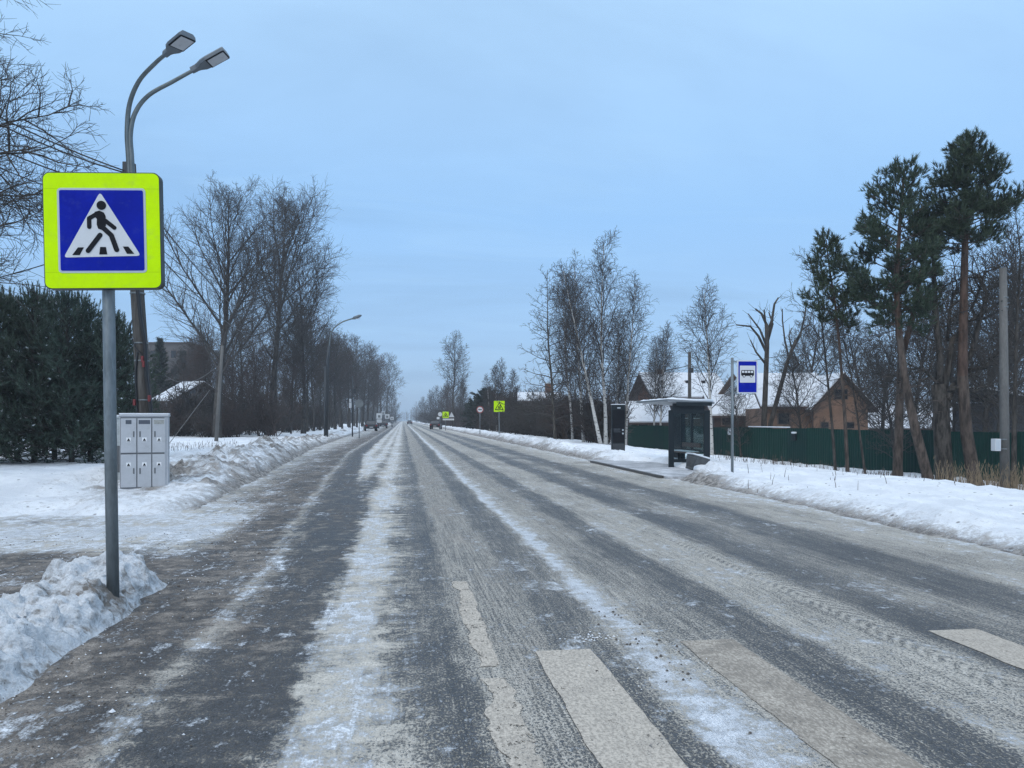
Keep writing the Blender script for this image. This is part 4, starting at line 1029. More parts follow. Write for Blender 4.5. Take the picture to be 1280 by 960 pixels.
plate(ks, 'white_triangle', M_WFILM, [rounded_tri(.92, zc + .5, .5, zc - .3, 1.34, zc - .3, .05)], .0)
plate(ks, 'number_plate', M_WFILM, [rrect(-.45, 1.3, zc - .78, zc - .52, .03)], .0)
b = MB(); b.box(-.3, 1.2, .01, .04, zc - .3, zc - .25); b.build('crossbar', M_GALV, ks)
# round sign on the right
x, y = at(600, 76); z = zg(x, y)
rs = thing('round_sign', 'round white red rimmed road sign on a thin pole right of the road', 'road sign', (x, y, z))
pole(rs, hz(508, 76) - z, .04, None, .05); zc = hz(512, 76) - z
bd = plate(rs, 'sign_plate', M_SBACK, [disc(0, zc, .36, 28)], 0, .02)
plate(bd, 'red_rim', M_RED, [disc(0, zc, .35, 28)], -.0205); plate(bd, 'white_field', M_WFILM, [disc(0, zc, .26, 28)], -.0240)
plate(bd, 'black_symbol', M_BLK, [rrect(-.16, -.02, zc - .06, zc + .06, .02), rrect(.02, .16, zc - .06, zc + .06, .02)], -.0275)
# round sign seen from behind on the left
x, y = at(449, 67); z = zg(x, y)
rs = thing('round_sign', 'grey back of a round road sign on the left roadside beyond the street lamp', 'road sign', (x, y, z))
pole(rs, hz(499, 67) - z, .04); zc = hz(504.5, 67) - z
plate(rs, 'sign_plate', M_SBACK, [disc(0, zc, .37, 28)], -.045, .02)
# small dark signal post with two white boxes
x, y = at(440.5, 74); z = zg(x, y)
rs = thing('traffic_light', 'slim dark post with pale signal boxes just left of the round grey sign back', 'traffic light', (x, y, z))
pole(rs, hz(470, 74) - z, .07, M_DSTEEL)
b = MB(); b.box(-.32, -.08, -.12, .12, hz(510, 74) - z, hz(506.5, 74) - z + .25); b.build('lower_box', M_WFILM, rs, bevel=.03)
b = MB(); b.box(-.30, -.10, -.12, .12, hz(502.5, 74) - z, hz(498.5, 74) - z); b.build('upper_box', M_WFILM, rs, bevel=.03)
b = MB(); b.box(.08, .34, -.1, .1, hz(492, 74) - z, hz(486, 74) - z); b.tube([(.21, -.12, hz(489, 74) - z), (.21, -.2, hz(489, 74) - z)], .09, 12); b.build('signal_head', M_DSTEEL, rs, bevel=.02)
# far small signs on the left
for px, py, d, w, lab in ((474, 520, 140, .5, 'pair of white plates on a post, leftmost of the far sign group on the left'), (484, 520.5, 150, .45, 'white square sign right of the pair of plates in the far sign group'), (479, 516, 165, .35, 'small white sign on a tall post between the far white plates'), (490, 523, 190, .4, 'smallest far white sign on the left, nearest the end of the wood')):
    x, y = at(px, d); z = zg(x, y); rs = thing('far_sign', lab, 'road sign', (x, y, z)); zc = hz(py, d) - z
    pole(rs, zc + .5, .05)
    bd = plate(rs, 'sign_plate', M_WFILM, [rrect(-w, w, zc - w, zc + w, .05)], -.06, .02); plate(bd, 'sign_symbol', M_SBACK, [rrect(-w * .45, w * .45, zc - w * .6, zc + w * .3, .04)], -.081)
    if px == 474: plate(rs, 'lower_plate', M_WFILM, [rrect(-w * .9, w * .9, zc - w * 2.4, zc - w * 1.2, .05)], -.06, .02)
x, y = at(550, 128); z = zg(x, y)
rs = thing('far_sign', 'tangle of white plates on a post beside the far dark car on the right', 'road sign', (x, y, z)); zc = hz(520, 128) - z; pole(rs, zc + .6, .05)
plate(rs, 'round_plate', M_WFILM, [disc(0, zc + .3, .35, 20)], -.06, .02); plate(rs, 'square_plate', M_WFILM, [rrect(-.55, -.1, zc - .55, zc - .15, .04)], -.06, .02)

# ------------------------------------------------------------------ double street lamp on the cabled wooden pole
D = 18.2; x0, y0 = at(184, D)
def q(px, py, dy=0.0): return ((px - 184) / F * D, dy, hz(py, D))
M_WOOD = bark('weathered_pole_wood', (.045,.040,.036), (.125,.115,.105), 6, 0, (1, 1, .12))
M_LAMP = simple('grey_lamp_paint', (.135,.16,.165), .45, .4, .2, 4)
M_LHEAD = simple('lamp_housing', (.115,.135,.155), .5, .2, .12, 5)
M_LENS = simple('lamp_diffuser', (.44,.45,.47), .35, 0, .06, 8)
M_CABLE = simple('black_cable', (.012,.012,.014), .5, 0, .2, 6)
M_CLAMP = simple('red_clamp', (.17,.022,.022), .5, 0, .2, 10)
lp = thing('street_lamp', 'leaning wooden pole with cables carrying two curved lamp arms, behind the grey cabinet', 'street lamp', (x0, y0, 0), -YAW)
b = MB(); b.tube([q(185.5,610), q(183,540), q(179,480), q(174.5,410), q(171,355), q(168,300), q(165,250), q(163,205)], [.185,.175,.165,.155,.15,.14,.13,.12], 12); b.build('pole', M_WOOD, lp, True)
def arc(pts, n=6):
    "Catmull-Rom through the points"
    P = [Vector(p) for p in pts]; P = [P[0] * 2 - P[1]] + P + [P[-1] * 2 - P[-2]]; out = []
    for i in range(1, len(P) - 2):
        for k in range(n):
            t = k / n; a, b_, c, d_ = P[i-1], P[i], P[i+1], P[i+2]
            out.append(.5 * ((2*b_) + (c - a)*t + (2*a - 5*b_ + 4*c - d_)*t*t + (3*b_ - a - 3*c + d_)*t**3))
    out.append(P[-2]); return out
def q3(px, py, d):
    x = (px - 184) / F * d + (184 - CX) / F * (d - D); return (x, d - D, hz(py, d))
armA = arc([q3(163.5,250,D-.1), q3(161,200,D-.1), q3(159,165,D-.12), q3(162,130,D-.2), q3(174,101,D-.45), q3(194,79,D-.8), q3(208,67,D-1.05)])
armB = arc([q3(166,250,D-.1), q3(164.5,200,D-.1), q3(163,168,D-.1), q3(169,141,D-.1), q3(186,119,D-.1), q3(216,102,D-.12), q3(243,87,D-.15)])
for i, arm in enumerate((armA, armB)):
    k = len(arm); a = MB().tube(arm, [.065 - .025 * j / k for j in range(k)], 10).build('lamp_arm', M_LAMP, lp, True)
    e = arm[-1]; dr = (arm[-1] - arm[-3]).normalized(); dr.normalize()
    zax = (Vector((0, 0, 1)) - dr * dr.z).normalized(); yax = zax.cross(dr)
    X = Matrix((dr, yax, zax)).transposed().to_4x4(); X = X @ Matrix.Scale(1.22, 4); X.translation = e
    hb = MB()
    # plan outline: socket, widening shoulder, square lens part
    prof = [(-.06,.045),(.06,.05),(.11,.07),(.20,.135),(.30,.155),(.66,.155),(.70,.14)]
    n = len(prof)
    for zz, sc in ((-.035, 1.0), (.02, 1.0), (.065, .72)):
        hb.v += [(p[0], -p[1] * sc, zz) for p in prof] + [(p[0], p[1] * sc, zz) for p in reversed(prof)]
    m = 2 * n
    hb.f.append(tuple(range(m))); hb.m.append(0); hb.f.append(tuple(range(3*m - 1, 2*m - 1, -1))); hb.m.append(0)
    for L in range(2):
        for j in range(m): hb.f.append((L*m + (j+1) % m, L*m + j, (L+1)*m + j, (L+1)*m + (j+1) % m)); hb.m.append(0)
    hd = hb.build('lamp_head', M_LHEAD, lp, xf=X)
    MB().box(.30, .69, -.145, .145, -.050, -.0352).build('lens_frame', M_BLK, hd, xf=X)
    MB().box(.325, .67, -.125, .125, -.054, -.0502).build('diffuser', M_LENS, hd, xf=X)
b = MB()
b.tube(arc([q3(171,352,D-.16), q3(176,400,D-.18), q3(181,430,D-.18), q3(183,470,D-.18), q3(187.5,505,D-.19), q3(189,530,D-.2)]), .044, 6)
b.tube(arc([q3(165,400,D-.16), q3(163,412,D-.2), q3(168,432,D-.2), q3(178,445,D-.18), q3(183,475,D-.2), q3(190,520,D-.2)]), .014, 5)
b.tube(arc([q3(172,440,D-.17), q3(169.5,470,D-.18), q3(171,500,D-.18), q3(171.5,525,D-.18)]), .022, 5)
b.build('cable', M_CABLE, lp, True)
for py in (368, 430, 452, 501):
    px = float(np.interp(py, [300, 410, 540], [168, 174.5, 183])); c = Vector(q(px, py)); MB().tube([c, c + Vector((0, 0, .035))], .172, 14).build('band', M_GALV, lp, True)
for px, py in ((178.5, 449), (180, 455), (187, 498), (168.5, 503)):
    c = Vector(q3(px, py, D - .2)); MB().box(c.x - .028, c.x + .028, c.y - .05, c.y + .03, c.z - .075, c.z + .075).build('clamp', M_CLAMP, lp, bevel=.015)
c = Vector(q3(159, 211, D)); MB().box(c.x - .06, c.x + .08, c.y - .12, c.y + .02, c.z - .14, c.z + .14).build('junction_box', M_DSTEEL, lp, bevel=.02)
# wires
def wire(name, p, q_, sag, r, label, group=None):
    p, q_ = Vector(p), Vector(q_); pts = []
    for i in range(25):
        t = i / 24; v = p.lerp(q_, t); v.z -= sag * 4 * t * (1 - t); pts.append(v)
    o = MB().tube(pts, r, 5).build(name, M_CABLE, None, True); return tag(o, label, 'wire', group)
def w3(px, py, d): a, b_ = at(px, d); return (a, b_, hz(py, d))
G_W = 'overhead wires at the upper left'
for i, (a, b_, sg) in enumerate((((-330, -72, 16.5), (157, 214, 18.1), .5), ((-330, -66, 16.7), (156, 216, 18.0), .62), ((-330, -18, 16.8), (156, 240, 18.1), .6), ((-330, 10, 16.9), (157, 262, 18.0), .6))):
    wire('overhead_wire', w3(*a), w3(*b_), sg, .018 if i < 3 else .013, ['topmost black wire falling from the upper left corner to the cabled pole', 'second black wire from the top, sagging closely below the topmost one', 'thick lower black wire crossing the twigs above the yellow sign frame', 'lowest thin black wire of the bundle behind the big crossing sign'][i])
wire('overhead_wire', w3(-300, 395, 15), w3(168, 290, 18.2), .35, .012, 'single black wire rising from the left edge to behind the crossing sign')
wire('overhead_wire', w3(167, 236, 18.2), w3(335, 405, 66), .9, .020, 'black wire leaving the right edge of the crossing sign, falling to the tall bare tree')
wire('overhead_wire', w3(168, 285, 18.2), w3(330, 420, 70), .9, .020, 'lower black wire behind the crossing sign running to the tall left trees')

# ------------------------------------------------------------------ electrical cabinets
M_CAB = simple('grey_cabinet_paint', (.43,.44,.46), .55, 0, .06, 3, (.26,.26,.26), .35)
M_CAB2 = simple('pale_cabinet_paint', (.42,.45,.45), .6, 0, .2, 5, (.16,.17,.17), .5)
M_PLN = simple('cabinet_plinth', (.30,.30,.28), .8, 0, .25, 6, (.15,.14,.12), .6)
M_GAP = simple('dark_gap', (.13,.135,.14), .8, 0, .1, 8)
M_PLATE = simple('dark_name_plate', (.075,.085,.105), .5, 0, .2, 30)
M_STK = simple('white_sticker', (.74,.74,.74), .5, 0, .03, 8)
D2 = 16.4; cx_, cy_ = at(181.5, D2); cz_ = hz(617, D2)
cb = thing('utility_cabinet', 'tall grey electrical cabinet with six doors standing in the snow before the cabled pole', 'cabinet', (cx_, cy_, cz_), R(12))
k = D2 / F
w = 54 * k / 2; H = 99 * k
MB().box(-w, w, -.21, .21, .14, H - .05).build('body', M_CAB, cb, bevel=.012)
MB().box(-w - .005, w + .01, -.17, .2, -.5, .14).build('plinth', M_PLN, cb)
b = MB(); b.box(-w - .02, w + .02, -.235, .23, H - .05, H); rf = b.build('roof', M_CAB, cb, bevel=.02)
b = MB(); b.box(-w - .015, w + .015, -.22, .22, H, H + .025); b.build('snow_cap', M_SNOWBIT, rf, bevel=.012)
MB().box(-w + .01, w - .07, -.215, -.2102, .15, H - .065).build('door_gap', M_GAP, cb)
cols = [(-w + .02, -w + .315), (-w + .335, -w + .60), (-w + .62, w - .045)]
rows = [(.16, .85), (.885, H - .085)]
for r_, (z0, z1) in enumerate(rows):
    for c_, (a, e) in enumerate(cols):
        dr = MB().box(a, e, -.232, -.2152, z0, z1).build('door', M_CAB, cb, bevel=.006)
        hx = e - .05 if c_ == 0 else a + .05
        MB().box(hx - .014, hx + .014, -.2385, -.2322, z0 + .28 + .05 * r_, z0 + .40 + .05 * r_).build('handle', M_GAP, dr)
        m = (a + e) / 2; zz = z0 + (.47 if r_ == 0 else .27)
        st = MB().box(m - .045, m + .045, -.2345, -.2322, zz - .05, zz + .05).build('warning_sticker', M_STK, dr)
        MB().prism([(m - .032, zz - .022), (m + .032, zz - .022), (m, zz + .036)], -.2362, -.2347).build('warning_triangle', M_BLK, st)
        MB().box(m - .04, m + .04, -.2359, -.2347, zz - .042, zz - .032).build('caption_line', M_PLATE, st)
        if r_ == 1:
            pw_ = (.055, .11, .10)[c_]
            MB().box(m - pw_, m + pw_, -.2352, -.2322, z1 - .12, z1 - .035).build('name_plate', M_PLATE if c_ < 2 else M_PLN, dr)
cx2, cy2 = at(152, 17.1); cb = thing('utility_cabinet', 'second pale cabinet half hidden behind the left side of the six door cabinet', 'cabinet', (cx2, cy2, zg(cx2, cy2)), R(14))
z0 = hz(583, 17.1) - zg(cx2, cy2); zt = hz(521, 17.1) - zg(cx2, cy2); zm = hz(554, 17.1) - zg(cx2, cy2)
MB().box(-.22, .3, -.2, .2, -.2, zt - .04).build('body', M_CAB2, cb, bevel=.012)
rf = MB().box(-.24, .32, -.22, .22, zt - .04, zt).build('roof', M_CAB2, cb, bevel=.01); MB().box(-.23, .31, -.21, .21, zt, zt + .04).build('snow_cap', M_SNOWBIT, rf, bevel=.015)
MB().box(-.20, .26, -.208, -.2015, .1, zm - .05).build('vent_grille', M_GAP, cb)
MB().box(-.20, .26, -.212, -.2015, zm + .03, zt - .08).build('door', M_CAB2, cb, bevel=.004)
# single street lamp further down, and poles
D3 = 61; x0, y0 = at(408, D3); z0 = zg(x0, y0)
sl_ = thing('street_lamp', 'single curved arm street lamp on a dark post at the left roadside before the wood', 'street lamp', (x0, y0, z0), -YAW)
b = MB()
def r3(px, py, dd=0): return ((px - 408) / F * D3, dd, hz(py, D3) - z0)
b.tube([r3(408,554), r3(408,545)] , .16, 10); b.tube([r3(408,545), r3(409.5,450), r3(411,432)], [.15, .12, .10], 10); b.build('pole', M_DSTEEL, sl_, True)
MB().tube([r3(406.6,554,-.1), r3(407,458,-.1)], .10, 8).build('support_post', M_DSTEEL, sl_, True)
arm = arc([r3(411,440), r3(412.5,424), r3(416,412), r3(427,403), r3(441,398)]); MB().tube(arm, .055, 8).build('lamp_arm', M_LAMP, sl_, True)
hb = MB(); a, e = Vector(r3(440,398.6)), Vector(r3(452,394)); hb.tube([a, a.lerp(e, .25), a.lerp(e, .8), e], [.05, .13, .12, .04], 8); hd = hb.build('lamp_head', M_LHEAD, sl_, True)
MB().box(a.x + .25, e.x - .12, -.08, .08, a.lerp(e, .5).z - .15, a.lerp(e, .5).z - .12).build('diffuser', M_LENS, hd)
D4 = 52; x0, y0 = at(271, D4); z0 = zg(x0, y0)
gp = thing('guy_pole', 'pale thin concrete pole before the wide bare tree, a stay wire leaning on it', 'pole', (x0, y0, z0), -YAW)
MB().tube([((270 - 271) / F * D4, 0, -.2), ((278 - 271) / F * D4, 0, hz(432, D4) - z0)], [.14, .10], 8).build('post', M_CONC, gp, True)
x1, y1 = at(207, 40); tag(MB().tube([(x1, y1, zg(x1, y1)), w3(262, 488, 52)], .02, 5).build('stay_wire', M_CONC, None, True), 'slanting pale stay wire rising from the snow right of the cabinet', 'wire')
tag(MB().tube(arc([w3(196, 462, 40), w3(222, 477, 44), w3(248, 474, 48), w3(272, 458, 52)]), .016, 5).build('overhead_wire', M_CONC, None, True), 'pale sagging wire from the cabled pole to the thin concrete pole', 'wire')
# concrete pole at the right
D5 = 25.3; x0, y0 = at(1255, D5); z0 = zg(x0, y0)
cp = thing('utility_pole', 'weathered concrete utility pole at the right edge with a small white box strapped on', 'utility pole', (x0, y0, z0), -YAW)
t_ = hz(335, D5) - z0; MB().tube([(.04, 0, -.3), (0, 0, t_ * .5), (-.03, 0, t_)], [.15, .135, .11], 10).build('pole', M_CONC, cp, True)
zz = hz(556, D5) - z0; bx_ = MB().box(-.36, -.17, -.12, .12, zz - .2, zz + .2).build('meter_box', M_WFILM, cp, bevel=.015); MB().box(-.34, -.19, -.126, -.1205, zz - .16, zz + .16).build('box_lid', M_BORD, bx_)
for py in (549, 561, 372, 384): MB().tube([(.0, 0, hz(py, D5) - z0 - .015), (.0, 0, hz(py, D5) - z0 + .015)], .145 if py > 500 else .125, 12).build('band', M_GALV, cp, True)
wire('overhead_wire', w3(1253, 376, 25.2), w3(862, 458, 66), .5, .016, 'long thin wire from the concrete pole leftward past the lopped trees')
wire('overhead_wire', w3(1253, 388, 25.2), w3(1000, 462, 60), .35, .014, 'lower thin wire from the concrete pole toward the brown cottage roof')
D6 = 64; x0, y0 = at(862, D6); z0 = zg(x0, y0)
up = thing('utility_pole', 'brown wooden utility pole standing before the snowy brick house roof', 'utility pole', (x0, y0, z0), -YAW)
MB().tube([(0, 0, -.4), (0, 0, hz(440, D6) - z0)], [.17, .13], 8).build('pole', M_WOOD, up, True); MB().box(-.1, .3, -.14, .14, hz(466, D6) - z0, hz(460, D6) - z0).build('insulator_bracket', M_DSTEEL, up)
wire('overhead_wire', w3(862, 457, 64), w3(560, 498, 180), 1.0, .03, 'long thin wire from the brown wooden pole away along the right roadside')

# ------------------------------------------------------------------ bus shelter, pylon, bin
M_SHEL = simple('dark_grey_shelter_steel', (.013,.019,.023), .5, 0, .2, 5, spec=.2)
M_ROOFU = simple('shelter_roof_sheet', (.20,.215,.225), .5, .2, .15, 4)
M_BENCH = simple('brown_bench_wood', (.12,.062,.045), .6, 0, .25, 5)
M_BIN = simple('cast_bin', (.075,.08,.084), .6, 0, .3, 8, spec=.2)
def glass_mat():
    t = NT('shelter_glass'); g = t.t.nodes.new('ShaderNodeBsdfGlossy'); g.inputs['Roughness'].default_value = .04
    tr = t.t.nodes.new('ShaderNodeBsdfTransparent'); tr.inputs[0].default_value = (.80, .86, .86, 1)
    f = t.t.nodes.new('ShaderNodeFresnel'); f.inputs[0].default_value = 1.5; m = t.t.nodes.new('ShaderNodeMixShader')
    t.t.links.new(t.mul(f.outputs[0], .4), m.inputs[0]); t.t.links.new(tr.outputs[0], m.inputs[1]); t.t.links.new(g.outputs[0], m.inputs[2]); t.t.links.new(m.outputs[0], t.out.inputs['Surface']); return t.mat
M_GLASS = glass_mat()
sx_, sy_ = at(839, 25); SH = thing('bus_shelter', 'dark framed glass bus shelter with a snowy flat roof on the right platform', 'bus shelter', (sx_, sy_, .06), R(1))
Wd, Ln, Ht = 1.22, 2.95, 1.86
def post(x, y, h=Ht, a=.085): return MB().box(x - a, x + a, y - .04, y + .04, 0, h).build('post', M_SHEL, SH, bevel=.006)
post(0, 0); post(Wd, 0, Ht, .10); post(Wd, Ln, Ht, .07); post(Wd, 1.25, Ht, .035)
b = MB(); b.box(.085, Wd - .125, -.03, .03, .16, .27); b.build('lower_rail', M_SHEL, SH)
b = MB(); b.box(.05, Wd - .1, -.035, .035, Ht - .10, Ht + .22); b.build('end_beam', M_SHEL, SH)
MB().box(.085, Wd - .125, -.008, .008, .28, Ht - .10).build('end_glass', M_GLASS, SH)
MB().box(Wd - .008, Wd + .008, .05, 1.21, .55, Ht - .1).build('rear_glass', M_GLASS, SH)
MB().box(Wd - .008, Wd + .008, 1.29, 1.95, .55, Ht - .1).build('rear_glass', M_GLASS, SH)
b = MB(); b.box(Wd - .03, Wd + .03, .126, Ln - .07, .48, .55); b.box(Wd - .028, Wd + .028, .126, Ln - .07, Ht - .1, Ht - .02); b.build('rear_rail', M_SHEL, SH)
ap = MB().box(Wd - .09, Wd + .06, 2.0, Ln - .1, .1, Ht - .1).build('poster_case', M_SHEL, SH, bevel=.01)
MB().box(Wd - .098, Wd - .091, 2.1, Ln - .2, .2, Ht - .2).build('poster_pane', M_BLK, ap)
b = MB(); z = Ht + .22
b.v = [(-.16,-.12,z+.08),(Wd+.22,-.12,z-.02),(Wd+.22,Ln+.15,z-.02),(-.16,Ln+.15,z+.08),(-.16,-.12,z+.14),(Wd+.22,-.12,z+.05),(Wd+.22,Ln+.15,z+.05),(-.16,Ln+.15,z+.14)]
b.f = [(0,3,2,1),(4,5,6,7),(0,1,5,4),(1,2,6,5),(2,3,7,6),(3,0,4,7)]; b.m = [0]*6
rf = b.build('roof', M_ROOFU, SH)
b = MB(); rg = random.Random(3)
nx_, ny_ = 8, 18
for j in range(ny_ + 1):
    for i in range(nx_ + 1):
        u, v = i / nx_, j / ny_; b.v.append((-.14 + u * (Wd + .34), -.10 + v * (Ln + .22), z + .135 - .09 * u + .0 + (.05 + .03 * rg.random()) * (1 if 0 < i < nx_ and 0 < j < ny_ else .0)))
for j in range(ny_):
    for i in range(nx_): a = j * (nx_ + 1) + i; b.f.append((a, a + 1, a + nx_ + 2, a + nx_ + 1)); b.m.append(0)
b.box(-.13, Wd + .19, -.095, -.09, z + .055, z + .15)
b.build('roof_snow', M_SNOWBIT, rf, True)
b = MB(); b.box(Wd * .1, Wd + .12, -.16, -.125, Ht + .14, Ht + .26); b.build('fascia', M_SHEL, SH)
b = MB(); b.box(Wd - .50, Wd - .10, .35, 1.9, .42, .47); se = b.build('bench_seat', M_BENCH, SH, bevel=.01)
b = MB(); b.box(Wd - .48, Wd - .12, .37, 1.87, .47, .50); b.build('bench_snow', M_SNOWBIT, se, bevel=.012)
MB().box(Wd - .10, Wd - .05, .35, 1.9, .62, .76).build('bench_rail', M_BENCH, SH)
for yy in (.5, 1.7):
    MB().tube([(Wd - .3, yy, 0), (Wd - .3, yy, .42)], .035, 8).build('bench_leg', M_SHEL, SH, True)
# grey planter-like box end leaning with snow on top
gx, gy = at(874, 24.4); gb = thing('grit_box', 'low grey box with a snow topped slanting lid beside the near shelter post', 'box', (gx, gy, .12), R(4))
b = MB(); b.prism([(-.30, 0), (.24, -.05), (.24, .24), (-.30, .40)], -.25, .25); bo = b.build('body', M_BIN, gb, bevel=.012)
b = MB(); b.prism([(-.32, .402), (.26, .242), (.26, .29), (-.32, .45)], -.26, .26); b.build('snow_cap', M_SNOWBIT, gb, bevel=.012)
ux, uy = at(862, 23.6); ub = thing('litter_bin', 'small grey litter bin leaning over in front of the bus shelter', 'litter bin', (ux, uy, .14))
X = Matrix.Rotation(R(14), 4, 'Y')
b = MB()
nn_ = 14
prof = [(0, .10), (.02, .115), (.30, .165), (.34, .175), (.34, .15), (.22, .14)]
for zz, rr in prof: b.v += [(rr * math.cos(2*math.pi*i/nn_), rr * math.sin(2*math.pi*i/nn_), zz) for i in range(nn_)]
for L in range(len(prof) - 1):
    for i in range(nn_): j = (i + 1) % nn_; b.f.append((L*nn_+i, L*nn_+j, (L+1)*nn_+j, (L+1)*nn_+i)); b.m.append(0)
b.f.append(tuple(range(nn_ - 1, -1, -1))); b.m.append(0); b.f.append(tuple(range((len(prof)-1)*nn_, len(prof)*nn_))); b.m.append(0)
b.build('bucket', M_BIN, ub, True, xf=X)
MB().tube([(0, 0, -.05), (0, 0, .02)], .12, 12).build('foot', M_BIN, ub, True, xf=X)
# info pylon
D7 = 33; px_, py_ = at(772.5, D7); z0 = zg(px_, py_)
pl = thing('info_pylon', 'tall black information pylon in the snow between the birches and the bus shelter', 'information pylon', (px_, py_, z0), -R(6))
Hp = hz(506, D7) - z0; hw = .285
MB().box(-hw, hw, -.11, .11, -.2, Hp).build('body', M_SHEL, pl, bevel=.012)
MB().box(-hw + .03, hw - .03, -.116, -.1105, .45, Hp - .22).build('screen', M_BLK, pl)
for zz, x_0, x_1, h2 in ((Hp - .16, -.05, .09, .05), (.95, .16, .22, .07), (.80, .16, .22, .07), (1.02, -.20, .08, .015), (.97, -.20, .05, .015), (.90, -.20, .10, .015)):
    MB().box(x_0, x_1, -.1195, -.1165, zz, zz + h2).build('printed_mark', M_BORD if h2 > .02 else M_LHEAD, pl)
MB().box(-hw - .01, hw + .01, -.12, .12, Hp, Hp + .03).build('snow_cap', M_SNOWBIT, pl, bevel=.01)
MB().box(-hw + .03, hw - .03, -.1145, -.1105, .08, .40).build('lower_panel', M_DSTEEL, pl)

# ------------------------------------------------------------------ fence
M_FEN = simple('dark_green_sheet', (.006,.034,.026), .6, 0, .18, 1.2, spec=.12)
M_FEN2 = simple('darker_green_sheet', (.006,.029,.025), .6, 0, .18, 1.2, spec=.12)
fx0, fy0 = at(785, 68); fx1, fy1 = at(1330, 27); fx1, fy1 = fx1 + (fx1 - fx0) * .5, fy1 + (fy1 - fy0) * .5
fv = Vector((fx1 - fx0, fy1 - fy0)); fl = fv.length; ang = math.atan2(fv.y, fv.x)
fe = thing('fence', 'long dark green corrugated sheet fence running behind the bus stop and pines', 'fence', (fx0, fy0, 0), ang)
nP = 33; pw_ = fl / nP
for i in range(nP):
    t = (i + .5) / nP; zt = hz(float(np.interp(t, [0, 1], [531, 543])), 68 + (27 - 68) * t) ; zt = 1.14 - .03 * math.sin(i * 1.7)
    zb = -.9; b = MB(); n = int(pw_ / .05); v0 = len(b.v)
    for j in range(n + 1):
        x = i * pw_ + .012 + (pw_ - .024) * j / n; yv = -.012 if (j % 4) in (0, 1) else .012
        b.v += [(x, yv, zb), (x, yv, zt)]
    for j in range(n): b.f.append((v0 + 2*j, v0 + 2*j + 2, v0 + 2*j + 3, v0 + 2*j + 1)); b.m.append(0)
    b.build('sheet_panel', M_FEN2 if i % 5 == 3 else M_FEN, fe)
for i in range(nP + 1):
    b = MB(); b.box(i * pw_ - .03, i * pw_ + .03, .02, .08, -1.1, 1.10); b.build('post', M_DSTEEL, fe)
b = MB(); b.box(0, fl, .016, .05, .85, .90); b.box(0, fl, .016, .05, -.45, -.40); b.build('rail', M_DSTEEL, fe)
def onfence(px):
    a = math.atan((px - CX) / F) - 0; dx = math.sin(a + YAW); dy = math.cos(a + YAW)
    den = dx * fv.y - dy * fv.x; s = (fx0 * fv.y - fy0 * fv.x) / den; X, Y = dx * s, dy * s
    return (X - fx0) * math.cos(ang) + (Y - fy0) * math.sin(ang)
b = MB(); b.box(onfence(936), onfence(987), -.05, .05, 1.16, 1.22); b.build('snow_strip', M_SNOWBIT, fe, bevel=.02)
def fence_at(s, off, z): return (fx0 + math.cos(ang) * s + math.sin(ang) * off, fy0 + math.sin(ang) * s - math.cos(ang) * off, z)
s = onfence(913); o = thing('notice_plate', 'small white notice plate fixed to the green fence right of the bus stop pole', 'notice', fence_at(s, .03, .82), ang)
MB().box(-.28, .28, -.012, 0, -.18, .22).build('plate', M_STK, o); MB().box(-.2, .2, -.0155, -.0125, .02, .05).build('printed_line', M_LHEAD, o); MB().box(-.16, .16, -.0155, -.0125, -.06, -.035).build('printed_line', M_LHEAD, o)
s = onfence(994.5); o = thing('letter_box', 'small dark letter box with a snow cap hanging on the green fence', 'letter box', fence_at(s, .03, .70), ang)
MB().box(-.15, .15, -.14, 0, -.24, .14).build('body', M_SHEL, o, bevel=.012); MB().box(-.16, .16, -.15, .0, .14, .24).build('snow_cap', M_SNOWBIT, o, bevel=.03); MB().box(-.09, .09, -.145, -.1405, .04, .06).build('slot', M_BLK, o)
# low brown wall beyond the far end of the fence
M_BRN = simple('brown_boards', (.085,.055,.040), .8, 0, .3, 3, None, 0, .2, (6, 6, .6)); M_BRICK = None
def brick(name, a, b_, mortar, sc=6.0):
    t = NT(name); p = t.obj(); x, y, z = t.xyz(p)
    n = t.t.nodes.new('ShaderNodeTexBrick'); t.put(n.inputs['Vector'], t.vec(t.add(x, y), z, 0)); n.inputs['Scale'].default_value = sc
    t.put(n.inputs['Color1'], a); t.put(n.inputs['Color2'], b_); t.put(n.inputs['Mortar'], mortar); n.inputs['Mortar Size'].default_value = .012
    c = t.mix(t.sm(.4, .7, t.noise(p, 1.2, 4), 0, .4), n.outputs[0], tuple(v * .55 for v in a)); return t.bsdf(c, .85, 0, None, .2)
M_BRICK = brick('red_brown_brick', (.19,.088,.058), (.145,.068,.046), (.16,.13,.11))
M_TAN = brick('tan_brick', (.25,.155,.108), (.20,.122,.086), (.24,.185,.145))
def roof_snow_mat():
    t = NT('snowy_roof'); p = t.obj(); n = t.noise(p, 1.4, 5, .6); n2 = t.noise(p, 14, 4, .6)
    c = t.mix(t.sm(.54, .68, t.add(t.mul(n, .6), t.mul(n2, .4)), 0, .6), (.64,.66,.69), (.30,.295,.295)); return t.bsdf(c, .8, 0, t.bump(t.add(n, n2), .4, .08), .2)
M_RSNOW = roof_snow_mat()
M_TRIM = simple('dark_brown_trim', (.050,.030,.024), .6, 0, .2, 4)
M_WIN = simple('dark_window_glass', (.016,.019,.024), .12, 0, .2, 2, spec=.6)
M_WFR = simple('window_frame_paint', (.13,.09,.07), .6, 0, .15, 6)
M_SHED = simple('grey_shed_cladding', (.055,.060,.068), .6, 0, .15, 3, None, 0, 0, (8, 8, .5))
a = at(788, 74); c = at(960, 66)
v = Vector((c[0] - a[0], c[1] - a[1])); wl = thing('boundary_wall', 'low brown board wall with snow along its top, seen above the left part of the green fence', 'wall', (a[0], a[1], 0), math.atan2(v.y, v.x))
